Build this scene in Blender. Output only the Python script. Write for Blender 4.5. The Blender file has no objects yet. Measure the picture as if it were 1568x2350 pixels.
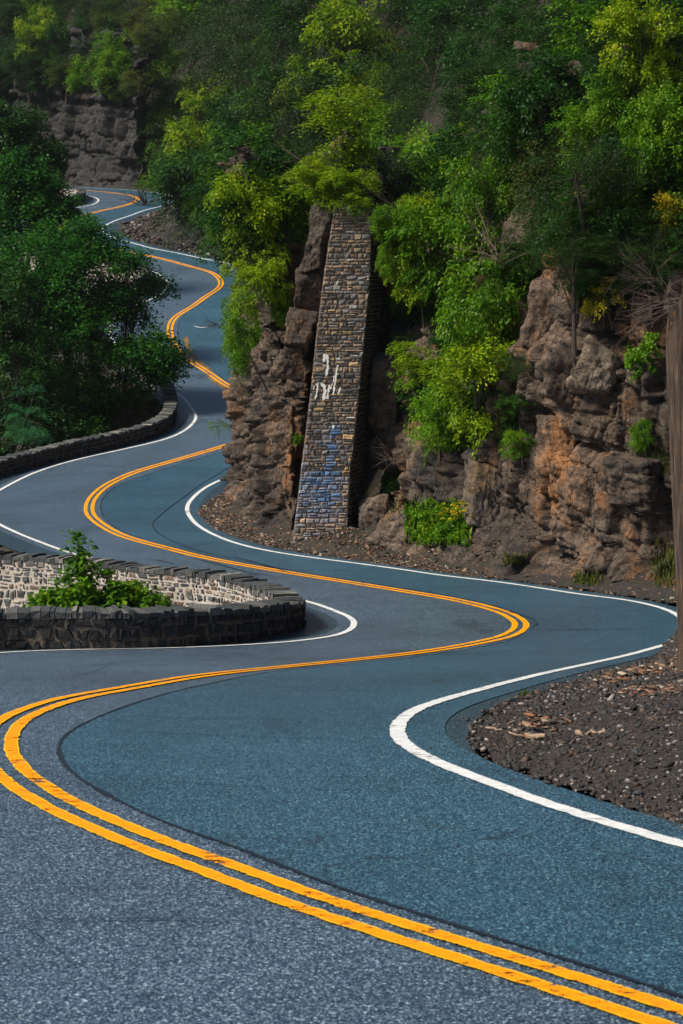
import bpy, math, random
import numpy as np
from mathutils import Vector, Matrix
from mathutils.bvhtree import BVHTree
from mathutils.geometry import delaunay_2d_cdt

S = bpy.context.scene
COL = S.collection
random.seed(5)
RNG = np.random.default_rng(5)

# ------------------------------------------------------------------ camera
FD, HZ, CX, CY = 4400.0, 600.0, 784.0, 1175.0      # focal length, horizon row and centre of the 1568 x 2350 frame
TH = math.atan((CY - HZ) / FD)
ZC = 10.0
cam_d = bpy.data.cameras.new('camera')
cam = bpy.data.objects.new('camera', cam_d)
COL.objects.link(cam)
cam.location = (0, 0, ZC)
cam.rotation_euler = (math.pi / 2 - TH, 0, 0)
cam_d.sensor_fit = 'HORIZONTAL'
cam_d.sensor_width = 24.0
cam_d.lens = FD / 1568.0 * 24.0
cam_d.clip_start = 0.1
cam_d.clip_end = 2000
cam_d.dof.use_dof = True
cam_d.dof.focus_distance = 46
cam_d.dof.aperture_fstop = 6.3
S.camera = cam

# ------------------------------------------------------------------ light
SUN_EL, SUN_AZ = math.radians(46), math.radians(-112)   # azimuth clockwise from +Y (away from the camera)
w = bpy.data.worlds.new("World")
S.world = w
w.use_nodes = True
wn = w.node_tree.nodes
sky = wn.new('ShaderNodeTexSky')
sky.sky_type = 'NISHITA'
sky.sun_disc = False
sky.sun_elevation = SUN_EL
sky.sun_rotation = SUN_AZ
sky.air_density = 1.0
sky.dust_density = 0.6
sky.ozone_density = 2.0
w.node_tree.links.new(sky.outputs[0], wn['Background'].inputs[0])
wn['Background'].inputs[1].default_value = 0.058
sd = bpy.data.lights.new('sun', 'SUN')
sd.energy = 3.7
sd.angle = math.radians(14)
sd.color = (1.0, 0.91, 0.76)
sun = bpy.data.objects.new('sun', sd)
COL.objects.link(sun)
sun.location = (-30, -30, 60)
sdir = Vector((math.sin(SUN_AZ) * math.cos(SUN_EL), math.cos(SUN_AZ) * math.cos(SUN_EL), math.sin(SUN_EL)))
sun.rotation_euler = sdir.to_track_quat('Z', 'Y').to_euler()
S.view_settings.view_transform = 'Standard'
S.view_settings.look = 'None'
S.view_settings.exposure = 0.86
S.cycles.max_bounces = 6
S.cycles.transparent_max_bounces = 6
S.cycles.diffuse_bounces = 3
S.cycles.use_denoising = True

# ------------------------------------------------------------------ small maths
def pchip(xs, ys):
    xs = np.array(xs, float); ys = np.array(ys, float)
    h = np.diff(xs); dl = np.diff(ys) / h
    m = np.zeros(len(xs))
    for i in range(1, len(xs) - 1):
        if dl[i - 1] * dl[i] > 0:
            w1 = 2 * h[i] + h[i - 1]; w2 = h[i] + 2 * h[i - 1]
            m[i] = (w1 + w2) / (w1 / dl[i - 1] + w2 / dl[i])
    m[0], m[-1] = dl[0], dl[-1]
    def f(x):
        x = np.asarray(x, float)
        i = np.clip(np.searchsorted(xs, x) - 1, 0, len(xs) - 2)
        t = (x - xs[i]) / h[i]
        r = (2*t**3 - 3*t**2 + 1) * ys[i] + (t**3 - 2*t**2 + t) * h[i] * m[i] + (-2*t**3 + 3*t**2) * ys[i+1] + (t**3 - t**2) * h[i] * m[i+1]
        r = np.where(x < xs[0], ys[0] + (x - xs[0]) * m[0], r)
        return np.where(x > xs[-1], ys[-1] + (x - xs[-1]) * m[-1], r)
    return f
_H = pchip([0, 9.4, 18.3, 42.3, 71, 115.8, 133, 183, 215, 270], [2.7, 3.65, 4.54, 8.03, 9.0, 4.34, 1.67, -6.25, -8.5, -10.5])
def H(y): return ZC - _H(y)          # height of the road at distance y

ct, st = math.cos(TH), math.sin(TH)
def ray(px, py):                      # px, py in the 1568 frame
    a = (px - CX) / FD; b = -(py - CY) / FD
    return np.array([a, ct + b * st, -st + b * ct])
def ground(px, py, off=0.0, y0=4.0, y1=330.0):
    d = ray(px, py)
    ys = np.concatenate([np.linspace(y0, 60, 600), np.linspace(60.1, y1, 1400)])
    t = ys / d[1]
    g = ZC + t * d[2] - (H(ys) + off)
    k = np.nonzero((g[:-1] > 0) & (g[1:] <= 0))[0]
    if len(k) == 0:
        k0 = int(np.argmin(np.abs(g))); y = ys[k0]
    else:
        k0 = k[0]; y = ys[k0] + (ys[k0+1] - ys[k0]) * g[k0] / (g[k0] - g[k0+1])
    t = y / d[1]
    return np.array([t * d[0], y])
KS = 1568.0 / 2733.0
def trace(pts, off=0.0):
    return np.array([ground(x * KS, y * KS, off) for x, y in pts])
def resample(p, step):
    p = np.asarray(p, float); n = len(p)
    q = np.vstack([2*p[0] - p[1], p, 2*p[-1] - p[-2]])
    out = []
    for i in range(n - 1):
        p0, p1, p2, p3 = q[i], q[i+1], q[i+2], q[i+3]
        a0 = max(np.linalg.norm(p1-p0), 1e-6)**.5; a1 = max(np.linalg.norm(p2-p1), 1e-6)**.5; a2 = max(np.linalg.norm(p3-p2), 1e-6)**.5
        m1 = (p2-p1) + a1*((p1-p0)/a0*1.0 - (p2-p0)/(a0+a1)) * 1.0
        m2 = (p2-p1) + a1*((p3-p2)/a2*1.0 - (p3-p1)/(a1+a2)) * 1.0
        k = max(2, int(np.linalg.norm(p2-p1) / step * 2))
        t = np.linspace(0, 1, k, endpoint=False)[:, None]
        out.append((2*t**3-3*t**2+1)*p1 + (t**3-2*t**2+t)*m1 + (-2*t**3+3*t**2)*p2 + (t**3-t**2)*m2)
    out.append(p[-1:])
    r = np.vstack(out)
    s = np.concatenate([[0], np.cumsum(np.linalg.norm(np.diff(r, axis=0), axis=1))])
    m = max(3, int(s[-1] / step) + 1)
    u = np.linspace(0, s[-1], m)
    return np.stack([np.interp(u, s, r[:, k]) for k in range(r.shape[1])], 1)
def smooth(p, n=2):
    p = p.copy()
    for _ in range(n):
        p[1:-1] = (p[:-2] + 2*p[1:-1] + p[2:]) / 4
    return p
def normals2(p):
    t = np.gradient(p, axis=0); t /= np.maximum(np.linalg.norm(t, axis=1, keepdims=True), 1e-9)
    return np.stack([-t[:, 1], t[:, 0]], 1)       # left of travel
def hsh(*a):
    h = np.zeros(np.broadcast(*a).shape, np.uint64) + np.uint64(1442695040888963407)
    for k, v in enumerate(a):
        h ^= np.asarray(v).astype(np.int64).astype(np.uint64) * np.uint64([0x9E3779B97F4A7C15, 0xC2B2AE3D27D4EB4F, 0x165667B19E3779F9, 0x27D4EB2F165667C5][k % 4])
        h = (h ^ (h >> np.uint64(31))) * np.uint64(0xBF58476D1CE4E5B9)
        h = h ^ (h >> np.uint64(27))
    return (h >> np.uint64(11)).astype(float) / float(1 << 53)
def vn(x, y, z=0.0, seed=0):
    x, y, z = np.broadcast_arrays(np.asarray(x, float), np.asarray(y, float), np.asarray(z, float))
    xi, yi, zi = np.floor(x), np.floor(y), np.floor(z)
    fx, fy, fz = x-xi, y-yi, z-zi
    fx = fx*fx*(3-2*fx); fy = fy*fy*(3-2*fy); fz = fz*fz*(3-2*fz)
    r = 0
    for a in (0, 1):
        for b in (0, 1):
            for c in (0, 1):
                r = r + hsh(xi+a, yi+b, zi+c, np.full(xi.shape, seed)) * (fx if a else 1-fx) * (fy if b else 1-fy) * (fz if c else 1-fz)
    return r * 2 - 1
def fbm(x, y, z=0.0, o=4, seed=0):
    r = 0; a = 1.0; f = 1.0
    for i in range(o):
        r = r + a * vn(x*f, y*f, np.asarray(z)*f, seed+i); a *= .5; f *= 2.03
    return r

# ------------------------------------------------------------------ objects
def mesh_obj(name, V, F, mat=None, parent=None, attrs=None, smooth_=False):
    V = np.asarray(V, np.float32)
    me = bpy.data.meshes.new(name)
    if isinstance(F, np.ndarray):
        n, k = F.shape
        me.vertices.add(len(V)); me.vertices.foreach_set('co', V.ravel())
        me.loops.add(n*k); me.loops.foreach_set('vertex_index', F.astype(np.int32).ravel())
        me.polygons.add(n); me.polygons.foreach_set('loop_start', np.arange(0, n*k, k, dtype=np.int32))
        me.update(calc_edges=True)
    else:
        me.from_pydata([tuple(map(float, v)) for v in V], [], [tuple(map(int, f)) for f in F]); me.update()
    if attrs:
        for an, (dom, dat) in attrs.items():
            dat = np.asarray(dat, np.float32)
            if dat.ndim == 1:
                a = me.attributes.new(an, 'FLOAT', dom); a.data.foreach_set('value', dat)
            elif dat.shape[1] == 2:
                a = me.attributes.new(an, 'FLOAT2', dom); a.data.foreach_set('vector', dat.ravel())
            else:
                a = me.attributes.new(an, 'FLOAT_COLOR', dom)
                a.data.foreach_set('color', np.hstack([dat, np.ones((len(dat), 1), np.float32)]).ravel())
    if smooth_: me.polygons.foreach_set('use_smooth', np.ones(len(me.polygons), bool))
    if mat: me.materials.append(mat)
    o = bpy.data.objects.new(name, me); COL.objects.link(o)
    if parent: o.parent = parent
    return o
def empty(name, loc=(0, 0, 0)):
    o = bpy.data.objects.new(name, None); COL.objects.link(o); o.location = loc; o.empty_display_size = .3
    return o
def tag(o, label, cat, group=None):
    o['label'] = label; o['category'] = cat
    if group: o['group'] = group
    return o
def struct(o, k='structure'):
    o['kind'] = k
    return o

class MB:
    def __init__(s): s.V = []; s.F = []; s.C = []; s.n = 0
    def add(s, V, F, c=None):
        V = np.asarray(V, float); s.V.append(V)
        for f in F: s.F.append(tuple(i + s.n for i in f)); s.C.append(c if c is not None else (1, 1, 1))
        s.n += len(V)
    def tube(s, P, R, k=6, c=None, cap=True):
        P = np.asarray(P, float); n = len(P)
        T = np.gradient(P, axis=0); T /= np.maximum(np.linalg.norm(T, axis=1, keepdims=True), 1e-9)
        up = np.array([.31, .17, .93]); A = np.cross(T, up); A /= np.maximum(np.linalg.norm(A, axis=1, keepdims=True), 1e-9)
        B = np.cross(T, A); an = np.arange(k) * 2*math.pi/k
        R = np.broadcast_to(np.asarray(R, float), (n,))
        V = (P[:, None] + R[:, None, None]*(A[:, None]*np.cos(an)[None, :, None] + B[:, None]*np.sin(an)[None, :, None])).reshape(-1, 3)
        F = [(i*k+j, i*k+(j+1) % k, (i+1)*k+(j+1) % k, (i+1)*k+j) for i in range(n-1) for j in range(k)]
        if cap: F += [tuple(range(k-1, -1, -1)), tuple((n-1)*k+j for j in range(k))]
        s.add(V, F, c)
    def build(s, name, mat, parent=None, smooth_=False):
        V = np.vstack(s.V)
        return mesh_obj(name, V, s.F, mat, parent, {'tint': ('FACE', np.array(s.C))}, smooth_)

# ------------------------------------------------------------------ materials
def mat(name):
    m = bpy.data.materials.new(name); m.use_nodes = True
    nt = m.node_tree; return m, nt, nt.nodes['Principled BSDF']
def N(nt, t, **kw):
    n = nt.nodes.new(t)
    for k, v in kw.items():
        if k in n.inputs.keys(): n.inputs[k].default_value = v
        else: setattr(n, k, v)
    return n
def L(nt, a, b): nt.links.new(a, b)
def coords(nt, scale=(1, 1, 1), rot=(0, 0, 0)):
    tc = N(nt, 'ShaderNodeNewGeometry'); mp = N(nt, 'ShaderNodeMapping')
    mp.inputs['Scale'].default_value = scale; mp.inputs['Rotation'].default_value = rot
    L(nt, tc.outputs['Position'], mp.inputs[0]); return mp.outputs[0]
def noise(nt, vec, scale, detail=4, rough=.55, dist=0):
    n = N(nt, 'ShaderNodeTexNoise', Scale=scale, Detail=detail, Roughness=rough, Distortion=dist)
    L(nt, vec, n.inputs['Vector']); return n.outputs['Fac']
def ramp(nt, fac, stops, interp='LINEAR'):
    r = N(nt, 'ShaderNodeValToRGB'); r.color_ramp.interpolation = interp
    el = r.color_ramp.elements
    while len(el) < len(stops): el.new(.5)
    for e, (p, c) in zip(el, stops):
        e.position = p; e.color = (*c, 1) if not np.isscalar(c) else (c, c, c, 1)
    L(nt, fac, r.inputs[0]); return r.outputs[0]
def mix(nt, fac, a, b, mode='MIX'):
    m = N(nt, 'ShaderNodeMix', data_type='RGBA', blend_type=mode)
    for sock, v in ((m.inputs[0], fac), (m.inputs[6], a), (m.inputs[7], b)):
        if hasattr(v, 'links'): L(nt, v, sock)
        else: sock.default_value = v if np.isscalar(v) else (*v, 1)
    return m.outputs[2]
def math_(nt, op, a, b=0.0, clamp=False):
    m = N(nt, 'ShaderNodeMath', operation=op, use_clamp=clamp)
    for sock, v in ((m.inputs[0], a), (m.inputs[1], b)):
        if hasattr(v, 'links'): L(nt, v, sock)
        else: sock.default_value = v
    return m.outputs[0]
def bump(nt, bsdf, h, strength=.5, dist=.02):
    b = N(nt, 'ShaderNodeBump', Strength=strength, Distance=dist)
    L(nt, h, b.inputs['Height']); L(nt, b.outputs[0], bsdf.inputs['Normal'])
def attr(nt, name):
    a = N(nt, 'ShaderNodeAttribute'); a.attribute_name = name; return a

def asphalt(name, dark, mid, light, speck):
    m, nt, b = mat(name)
    v = coords(nt)
    big = noise(nt, v, .22, 3); med = noise(nt, v, 2.5, 4)
    vo = N(nt, 'ShaderNodeTexVoronoi', Scale=105.0); L(nt, v, vo.inputs['Vector'])
    sp = N(nt, 'ShaderNodeSeparateColor'); L(nt, vo.outputs['Color'], sp.inputs[0])
    fine = noise(nt, v, 40, 4, .8)
    g = math_(nt, 'ADD', math_(nt, 'MULTIPLY', sp.outputs[0], .45), math_(nt, 'MULTIPLY', fine, .95))
    base = ramp(nt, g, [(.40, dark), (.70, mid), (.88, light), (1, speck)])
    k = math_(nt, 'ADD', math_(nt, 'MULTIPLY', big, .75), math_(nt, 'MULTIPLY', med, .3))
    base = mix(nt, 1.0, base, ramp(nt, k, [(.3, .66), (.52, 1.0), (.75, 1.25)]), 'MULTIPLY')
    st_ = noise(nt, coords(nt, (.35, 3.0, 1)), 1.3, 5, .65)
    base = mix(nt, 1.0, base, ramp(nt, st_, [(.32, .76), (.45, 1.0)]), 'MULTIPLY')
    wv = N(nt, 'ShaderNodeVectorMath', operation='ADD'); wn_ = N(nt, 'ShaderNodeTexNoise', Scale=1.3, Detail=5.0); L(nt, v, wn_.inputs['Vector'])
    L(nt, v, wv.inputs[0]); ws = N(nt, 'ShaderNodeVectorMath', operation='SCALE'); ws.inputs[3].default_value = .9; L(nt, wn_.outputs['Color'], ws.inputs[0]); L(nt, ws.outputs[0], wv.inputs[1])
    cv = N(nt, 'ShaderNodeTexVoronoi', feature='DISTANCE_TO_EDGE', Scale=.55); L(nt, wv.outputs[0], cv.inputs['Vector'])
    ck = math_(nt, 'MULTIPLY', ramp(nt, cv.outputs['Distance'], [(.004, 1.0), (.014, 0.0)]), ramp(nt, noise(nt, v, .35, 3), [(.54, 0.0), (.66, .45)]))
    base = mix(nt, ck, base, (.002, .004, .007))
    oil = ramp(nt, noise(nt, coords(nt, (1, .45, 1)), .55, 6, .7), [(.58, 0.0), (.72, .55)])
    base = mix(nt, oil, base, dark)
    L(nt, base, b.inputs['Base Color'])
    b.inputs['Roughness'].default_value = .40; b.inputs['Specular IOR Level'].default_value = .75
    bump(nt, b, g, .35, .004)
    return m
M = {}
M['old_asphalt'] = asphalt('old_asphalt', (.002, .005, .012), (.020, .043, .077), (.098, .158, .228), (.50, .62, .70))
M['new_asphalt'] = asphalt('new_asphalt', (.001, .005, .014), (.008, .040, .080), (.046, .14, .21), (.24, .42, .47))
M['shoulder'] = asphalt('shoulder_asphalt', (.002, .006, .012), (.010, .027, .046), (.036, .072, .10), (.18, .26, .30))

def paint(name, ca, cb, fringe, wear=.43):
    m, nt, b = mat(name)
    v = coords(nt)
    uv = attr(nt, 'across')
    e = math_(nt, 'ABSOLUTE', uv.outputs['Fac'])          # 0 centre, 1 edge
    nz = noise(nt, coords(nt, (1, 2.2, 1), (0, 0, .5)), 5, 7, .8); n2 = noise(nt, v, 45, 4, .7); n3 = noise(nt, v, .9, 3); n5 = noise(nt, v, 5, 3)
    edge = math_(nt, 'GREATER_THAN', math_(nt, 'ADD', e, math_(nt, 'ADD', math_(nt, 'MULTIPLY', math_(nt, 'SUBTRACT', n2, .5), .55), math_(nt, 'MULTIPLY', math_(nt, 'SUBTRACT', n5, .5), .7))), .90)
    hole = math_(nt, 'LESS_THAN', math_(nt, 'ADD', math_(nt, 'MULTIPLY', nz, .7), math_(nt, 'ADD', math_(nt, 'MULTIPLY', n3, .3), math_(nt, 'MULTIPLY', n2, .1))), wear)
    gone = math_(nt, 'MAXIMUM', edge, hole)
    c = mix(nt, ramp(nt, nz, [(.4, 0.0), (.62, 1.0)]), ca, cb)
    c = mix(nt, ramp(nt, math_(nt, 'ADD', e, math_(nt, 'MULTIPLY', n5, .4)), [(.88, 0.0), (1.0, 1.0)]), c, fringe)
    c = mix(nt, 1.0, c, ramp(nt, n2, [(.3, .72), (.6, 1.05)]), 'MULTIPLY')
    c = mix(nt, ramp(nt, noise(nt, coords(nt, (1, .3, 1)), 2.2, 5, .7), [(.60, 0.0), (.74, .6)]), c, (.10, .07, .03))
    L(nt, c, b.inputs['Base Color']); b.inputs['Roughness'].default_value = .8; b.inputs['Specular IOR Level'].default_value = .15
    tr = N(nt, 'ShaderNodeBsdfTransparent'); ms = N(nt, 'ShaderNodeMixShader')
    L(nt, gone, ms.inputs[0]); L(nt, b.outputs[0], ms.inputs[1]); L(nt, tr.outputs[0], ms.inputs[2])
    L(nt, ms.outputs[0], nt.nodes['Material Output'].inputs[0])
    bump(nt, b, n2, .5, .004)
    return m
M['yellow'] = paint('yellow_paint', (.80, .255, .001), (.88, .32, .002), (.92, .50, .01), .475)
M['yellow_old'] = paint('faded_yellow_paint', (.20, .12, .04), (.26, .16, .06), (.2, .12, .04), .53)
M['white'] = paint('white_paint', (.50, .52, .53), (.74, .75, .75), (.60, .62, .62), .455)
def tar(name, col):
    m, nt, b = mat(name); b.inputs['Base Color'].default_value = (*col, 1); b.inputs['Roughness'].default_value = .55
    uv = attr(nt, 'across'); e = math_(nt, 'ABSOLUTE', uv.outputs['Fac']); n2 = noise(nt, coords(nt), 14, 4, .7)
    g = math_(nt, 'GREATER_THAN', math_(nt, 'ADD', e, math_(nt, 'MULTIPLY', n2, 1.3)), 1.25)
    tr = N(nt, 'ShaderNodeBsdfTransparent'); ms = N(nt, 'ShaderNodeMixShader')
    L(nt, g, ms.inputs[0]); L(nt, b.outputs[0], ms.inputs[1]); L(nt, tr.outputs[0], ms.inputs[2])
    L(nt, ms.outputs[0], nt.nodes['Material Output'].inputs[0]); return m
M['tar'] = tar('tar_seal', (.006, .012, .022))

def rockmat(name, dark, brown, grey, orange, pale, og=.62, ochre=1.0, strata=(0, .12, 0), crk=1.0):
    m, nt, b = mat(name)
    v = coords(nt, (1, 1, 1), strata)
    vs = coords(nt, (1, 1, 3.2), strata); n0 = noise(nt, coords(nt, (1, 1, .7)), .28, 3, .5)
    n1 = noise(nt, v, .5, 6, .65); n2 = noise(nt, vs, 1.3, 8, .72, .2); n3 = noise(nt, v, 12, 6, .75); n4 = noise(nt, coords(nt, (1, 1, .6), strata), .55, 5, .7)
    c = ramp(nt, n2, [(.36, dark), (.48, brown), (.62, grey)])
    c = mix(nt, ramp(nt, n1, [(.44, 0.0), (.56, .8)]), c, mix(nt, ramp(nt, n2, [(.42, 0.0), (.58, 1.0)]), dark, grey))
    c = mix(nt, math_(nt, 'MULTIPLY', ramp(nt, n4, [(og-.05, 0.0), (og+.05, 1.0)]), ochre), c, orange)
    c = mix(nt, ramp(nt, n3, [(.60, 0.0), (.72, .7)]), c, pale)
    w_ = N(nt, 'ShaderNodeVectorMath', operation='ADD'); nn = N(nt, 'ShaderNodeTexNoise', Scale=1.7, Detail=4.0)
    L(nt, v, nn.inputs['Vector']); L(nt, coords(nt, (1.3, 1.3, .8), strata), w_.inputs[0])
    sc_ = N(nt, 'ShaderNodeVectorMath', operation='SCALE'); sc_.inputs[3].default_value = .7; L(nt, nn.outputs['Color'], sc_.inputs[0]); L(nt, sc_.outputs[0], w_.inputs[1])
    vo = N(nt, 'ShaderNodeTexVoronoi', feature='DISTANCE_TO_EDGE', Scale=1.5*crk); L(nt, w_.outputs[0], vo.inputs['Vector'])
    cr = ramp(nt, vo.outputs['Distance'], [(0, 0.0), (.022, 1.0)])
    vo2 = N(nt, 'ShaderNodeTexVoronoi', feature='DISTANCE_TO_EDGE', Scale=4.2*crk); L(nt, w_.outputs[0], vo2.inputs['Vector'])
    cr2 = ramp(nt, vo2.outputs['Distance'], [(0, 0.0), (.03, 1.0)])
    c = mix(nt, 1.0, c, mix(nt, cr, (.35, .31, .29), (1, 1, 1)), 'MULTIPLY')
    c = mix(nt, 1.0, c, mix(nt, cr2, (.75, .72, .7), (1, 1, 1)), 'MULTIPLY')
    c = mix(nt, 1.0, c, ramp(nt, n0, [(.40, (.28, .29, .31)), (.60, (1.1, 1.05, 1.0))]), 'MULTIPLY')
    L(nt, mix(nt, 1.0, c, ramp(nt, n3, [(.3, .55), (.6, 1.15)]), 'MULTIPLY'), b.inputs['Base Color'])
    b.inputs['Roughness'].default_value = .8
    h = math_(nt, 'ADD', math_(nt, 'ADD', math_(nt, 'MULTIPLY', n3, .35), n2), math_(nt, 'ADD', math_(nt, 'MULTIPLY', cr, .6), math_(nt, 'MULTIPLY', cr2, .25)))
    bump(nt, b, h, 1.0, .06)
    return m
M['rock'] = rockmat('layered_rock', (.014, .011, .009), (.085, .052, .032), (.115, .086, .066), (.25, .11, .035), (.30, .255, .21), .59, .85)
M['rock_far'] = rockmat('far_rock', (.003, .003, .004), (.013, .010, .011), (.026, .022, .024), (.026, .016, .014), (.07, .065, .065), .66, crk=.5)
M['boulder'] = rockmat('boulder_rock', (.035, .026, .02), (.11, .076, .052), (.14, .112, .09), (.24, .13, .06), (.28, .25, .22))
M['pale_rock'] = rockmat('pale_rock', (.09, .07, .055), (.26, .19, .13), (.30, .25, .20), (.34, .21, .10), (.42, .38, .33), .55)

def soilmat(name, a, b_, c_, sc=1.0):
    m, nt, b = mat(name)
    v = coords(nt)
    n1 = noise(nt, v, .7*sc, 4); n2 = noise(nt, v, 14*sc, 6, .7); vo = N(nt, 'ShaderNodeTexVoronoi', Scale=26.0*sc); L(nt, v, vo.inputs['Vector'])
    sp = N(nt, 'ShaderNodeSeparateColor'); L(nt, vo.outputs['Color'], sp.inputs[0])
    c = ramp(nt, n2, [(.3, a), (.55, b_), (.75, c_)])
    c = mix(nt, ramp(nt, n1, [(.35, 0.0), (.65, .6)]), c, a)
    c = mix(nt, ramp(nt, sp.outputs[0], [(.7, 0.0), (.95, .8)]), c, c_)
    L(nt, c, b.inputs['Base Color']); b.inputs['Roughness'].default_value = .9
    bump(nt, b, math_(nt, 'ADD', n2, sp.outputs[1]), .8, .05)
    return m
M['soil'] = soilmat('dark_soil', (.014, .009, .006), (.042, .027, .018), (.09, .058, .038))
M['verge'] = soilmat('verge_gravel', (.009, .008, .007), (.028, .021, .017), (.07, .052, .042), 1.5)

def tinted(name, rough=.85, nscale=14, bmp=.04, lo=.55, hi=1.25, attrn='tint'):
    m, nt, b = mat(name)
    a = attr(nt, attrn); n = noise(nt, coords(nt), nscale, 5, .65)
    L(nt, mix(nt, 1.0, a.outputs['Color'], ramp(nt, n, [(.3, lo), (.7, hi)]), 'MULTIPLY'), b.inputs['Base Color'])
    b.inputs['Roughness'].default_value = rough
    bump(nt, b, n, .8, bmp); return m
M['stones'] = tinted('cut_stone')
M['chips'] = tinted('stone_chips', .8, 30, .01)
M['paint_drips'] = tinted('spray_paint', .6, 25, .01, .8, 1.1)
M['wood'] = None
m, nt, b = mat('weathered_wood')
g1 = noise(nt, coords(nt, (16, 16, .45), (0, math.radians(1.5), 0)), 1.6, 7, .72); g2 = noise(nt, coords(nt, (15, 15, .25)), 1.2, 3)
c = ramp(nt, g1, [(.38, (.010, .006, .004)), (.5, (.055, .033, .021)), (.62, (.13, .088, .062))])
c = mix(nt, ramp(nt, g2, [(.57, 0.0), (.63, 1.0)]), c, mix(nt, ramp(nt, g1, [(.42, 0.0), (.55, 1.0)]), (.04, .02, .01), (.30, .14, .04)))
L(nt, c, b.inputs['Base Color']); b.inputs['Roughness'].default_value = .8
bump(nt, b, g1, 1.0, .05); M['wood'] = m
def plain(name, col, rough=.85, var=.5):
    m, nt, b = mat(name); n = noise(nt, coords(nt, (1, 1, .4)), 9, 4)
    L(nt, mix(nt, 1.0, (*col,), ramp(nt, n, [(.3, 1-var), (.7, 1+var)]), 'MULTIPLY'), b.inputs['Base Color'])
    b.inputs['Roughness'].default_value = rough; bump(nt, b, n, .6, .02); return m
M['bark'] = plain('dark_bark', (.05, .038, .03))
M['twig'] = plain('dry_twig', (.12, .085, .065))
M['stick'] = plain('broken_stick', (.25, .17, .12))

def leafmat(name, dark, mid, light, spark, trans=.45):
    m, nt, b = mat(name)
    a = attr(nt, 'v'); n = noise(nt, coords(nt), .55, 3)
    k = math_(nt, 'ADD', math_(nt, 'MULTIPLY', a.outputs['Fac'], .62), math_(nt, 'MULTIPLY', math_(nt, 'SUBTRACT', n, .28), .85))
    c = ramp(nt, k, [(.12, dark), (.4, mid), (.68, light), (.95, spark)])
    L(nt, c, b.inputs['Base Color']); b.inputs['Roughness'].default_value = .5
    b.inputs['Specular IOR Level'].default_value = .2
    t = N(nt, 'ShaderNodeBsdfTranslucent'); L(nt, c, t.inputs['Color'])
    ms = N(nt, 'ShaderNodeMixShader'); ms.inputs[0].default_value = trans
    L(nt, b.outputs[0], ms.inputs[1]); L(nt, t.outputs[0], ms.inputs[2])
    L(nt, ms.outputs[0], nt.nodes['Material Output'].inputs[0]); return m
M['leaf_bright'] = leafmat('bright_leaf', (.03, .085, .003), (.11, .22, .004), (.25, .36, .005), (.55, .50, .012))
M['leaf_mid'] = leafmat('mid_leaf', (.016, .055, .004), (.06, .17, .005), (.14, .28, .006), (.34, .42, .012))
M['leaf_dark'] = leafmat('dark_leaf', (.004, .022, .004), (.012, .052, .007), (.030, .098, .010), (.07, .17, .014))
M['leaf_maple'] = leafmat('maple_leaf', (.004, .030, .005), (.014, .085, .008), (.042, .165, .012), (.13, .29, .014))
M['leaf_yellow'] = leafmat('yellow_leaf', (.10, .15, .010), (.30, .30, .014), (.55, .42, .02), (.75, .50, .03))
M['leaf_olive'] = leafmat('olive_leaf', (.02, .03, .008), (.05, .075, .012), (.10, .12, .016), (.24, .22, .03))
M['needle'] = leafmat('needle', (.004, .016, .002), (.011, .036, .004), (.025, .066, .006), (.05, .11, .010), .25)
M['pine'] = leafmat('pine_needle', (.010, .06, .02), (.02, .11, .035), (.035, .15, .045), (.06, .2, .05), .25)
M['red_leaf'] = leafmat('red_leaf', (.08, .02, .01), (.2, .05, .02), (.32, .09, .03), (.4, .15, .03))

# ------------------------------------------------------------------ traced lines of the road (pixels of the 2733 x 4096 photograph)
YEL = [(3600,4390),(3100,4220),(2733,4098),(2412,3991),(2063,3880),(1715,3771),(1366,3660),(1132,3581),(871,3479),(610,3388),(523,3351),(283,3247),(152,3175),(61,3110),(0,3040),(-13,2985),(5,2930),(65,2875),(261,2803),(523,2754),(871,2698),(1366,2647),
 (1655,2615),(1910,2574),(2038,2542),(2085,2500),(2046,2466),(1978,2440),(1825,2402),(1613,2366),(1346,2323),(1110,2285),(829,2234),(663,2193),(498,2147),(415,2106),(365,2064),(356,2035),(373,1990),(431,1940),(539,1890),(663,1853),(788,1817),(912,1780),(974,1757),
 (1050,1720),(1085,1665),(1050,1618),(976,1577),(904,1539),(828,1487),(766,1447),(720,1411),(690,1365),(680,1328),(686,1290),(708,1264),(765,1229),(823,1188),(874,1153),(885,1134),(874,1111),(842,1089),(765,1067),(670,1041),(574,1019),(516,1008),
 (400,985),(300,955),(248,920),(262,885),(345,858),(423,839),(471,829),(519,816),(544,804),(552,795),(541,788),(519,781),(471,774),(423,768),(375,764),(334,761),(250,757),(100,752),(-260,744)]
WR = [(3500,3620),(3100,3500),(2733,3386),(2586,3345),(2412,3293),(2165,3214),(1995,3150),(1825,3087),(1698,3031),(1613,2980),(1587,2929),(1604,2887),(1655,2848),(1740,2814),(1910,2766),(2080,2721),(2250,2681),(2420,2644),(2590,2602),(2705,2564),(2752,2512),(2701,2457),(2633,2430),(2505,2402),(2335,2381),(2165,2355),(1995,2330),(1757,2302),
 (1602,2279),(1410,2253),(1219,2228),(1091,2208),(964,2180),(871,2147),(796,2106),(757,2064),(749,2031),(767,1998),(821,1952),(896,1915),(945,1894),(1060,1850),(1200,1790),(1330,1720),(1370,1660),(1330,1600),(1200,1530),(1050,1460),(960,1400),(926,1350),(930,1310),(950,1280),(1010,1235),(1075,1180),(1095,1135),(1060,1095),(1000,1072),(940,1058),
 (829,1038),(702,1011),(606,993),(542,975),(471,957),(423,936),(409,920),(420,904),(455,885),(519,863),(583,840),(624,830),(651,824),(690,808),(700,796),(680,783),(640,773),(570,765),(487,758),(391,753),(296,748),(100,741),(-260,732)]
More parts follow.
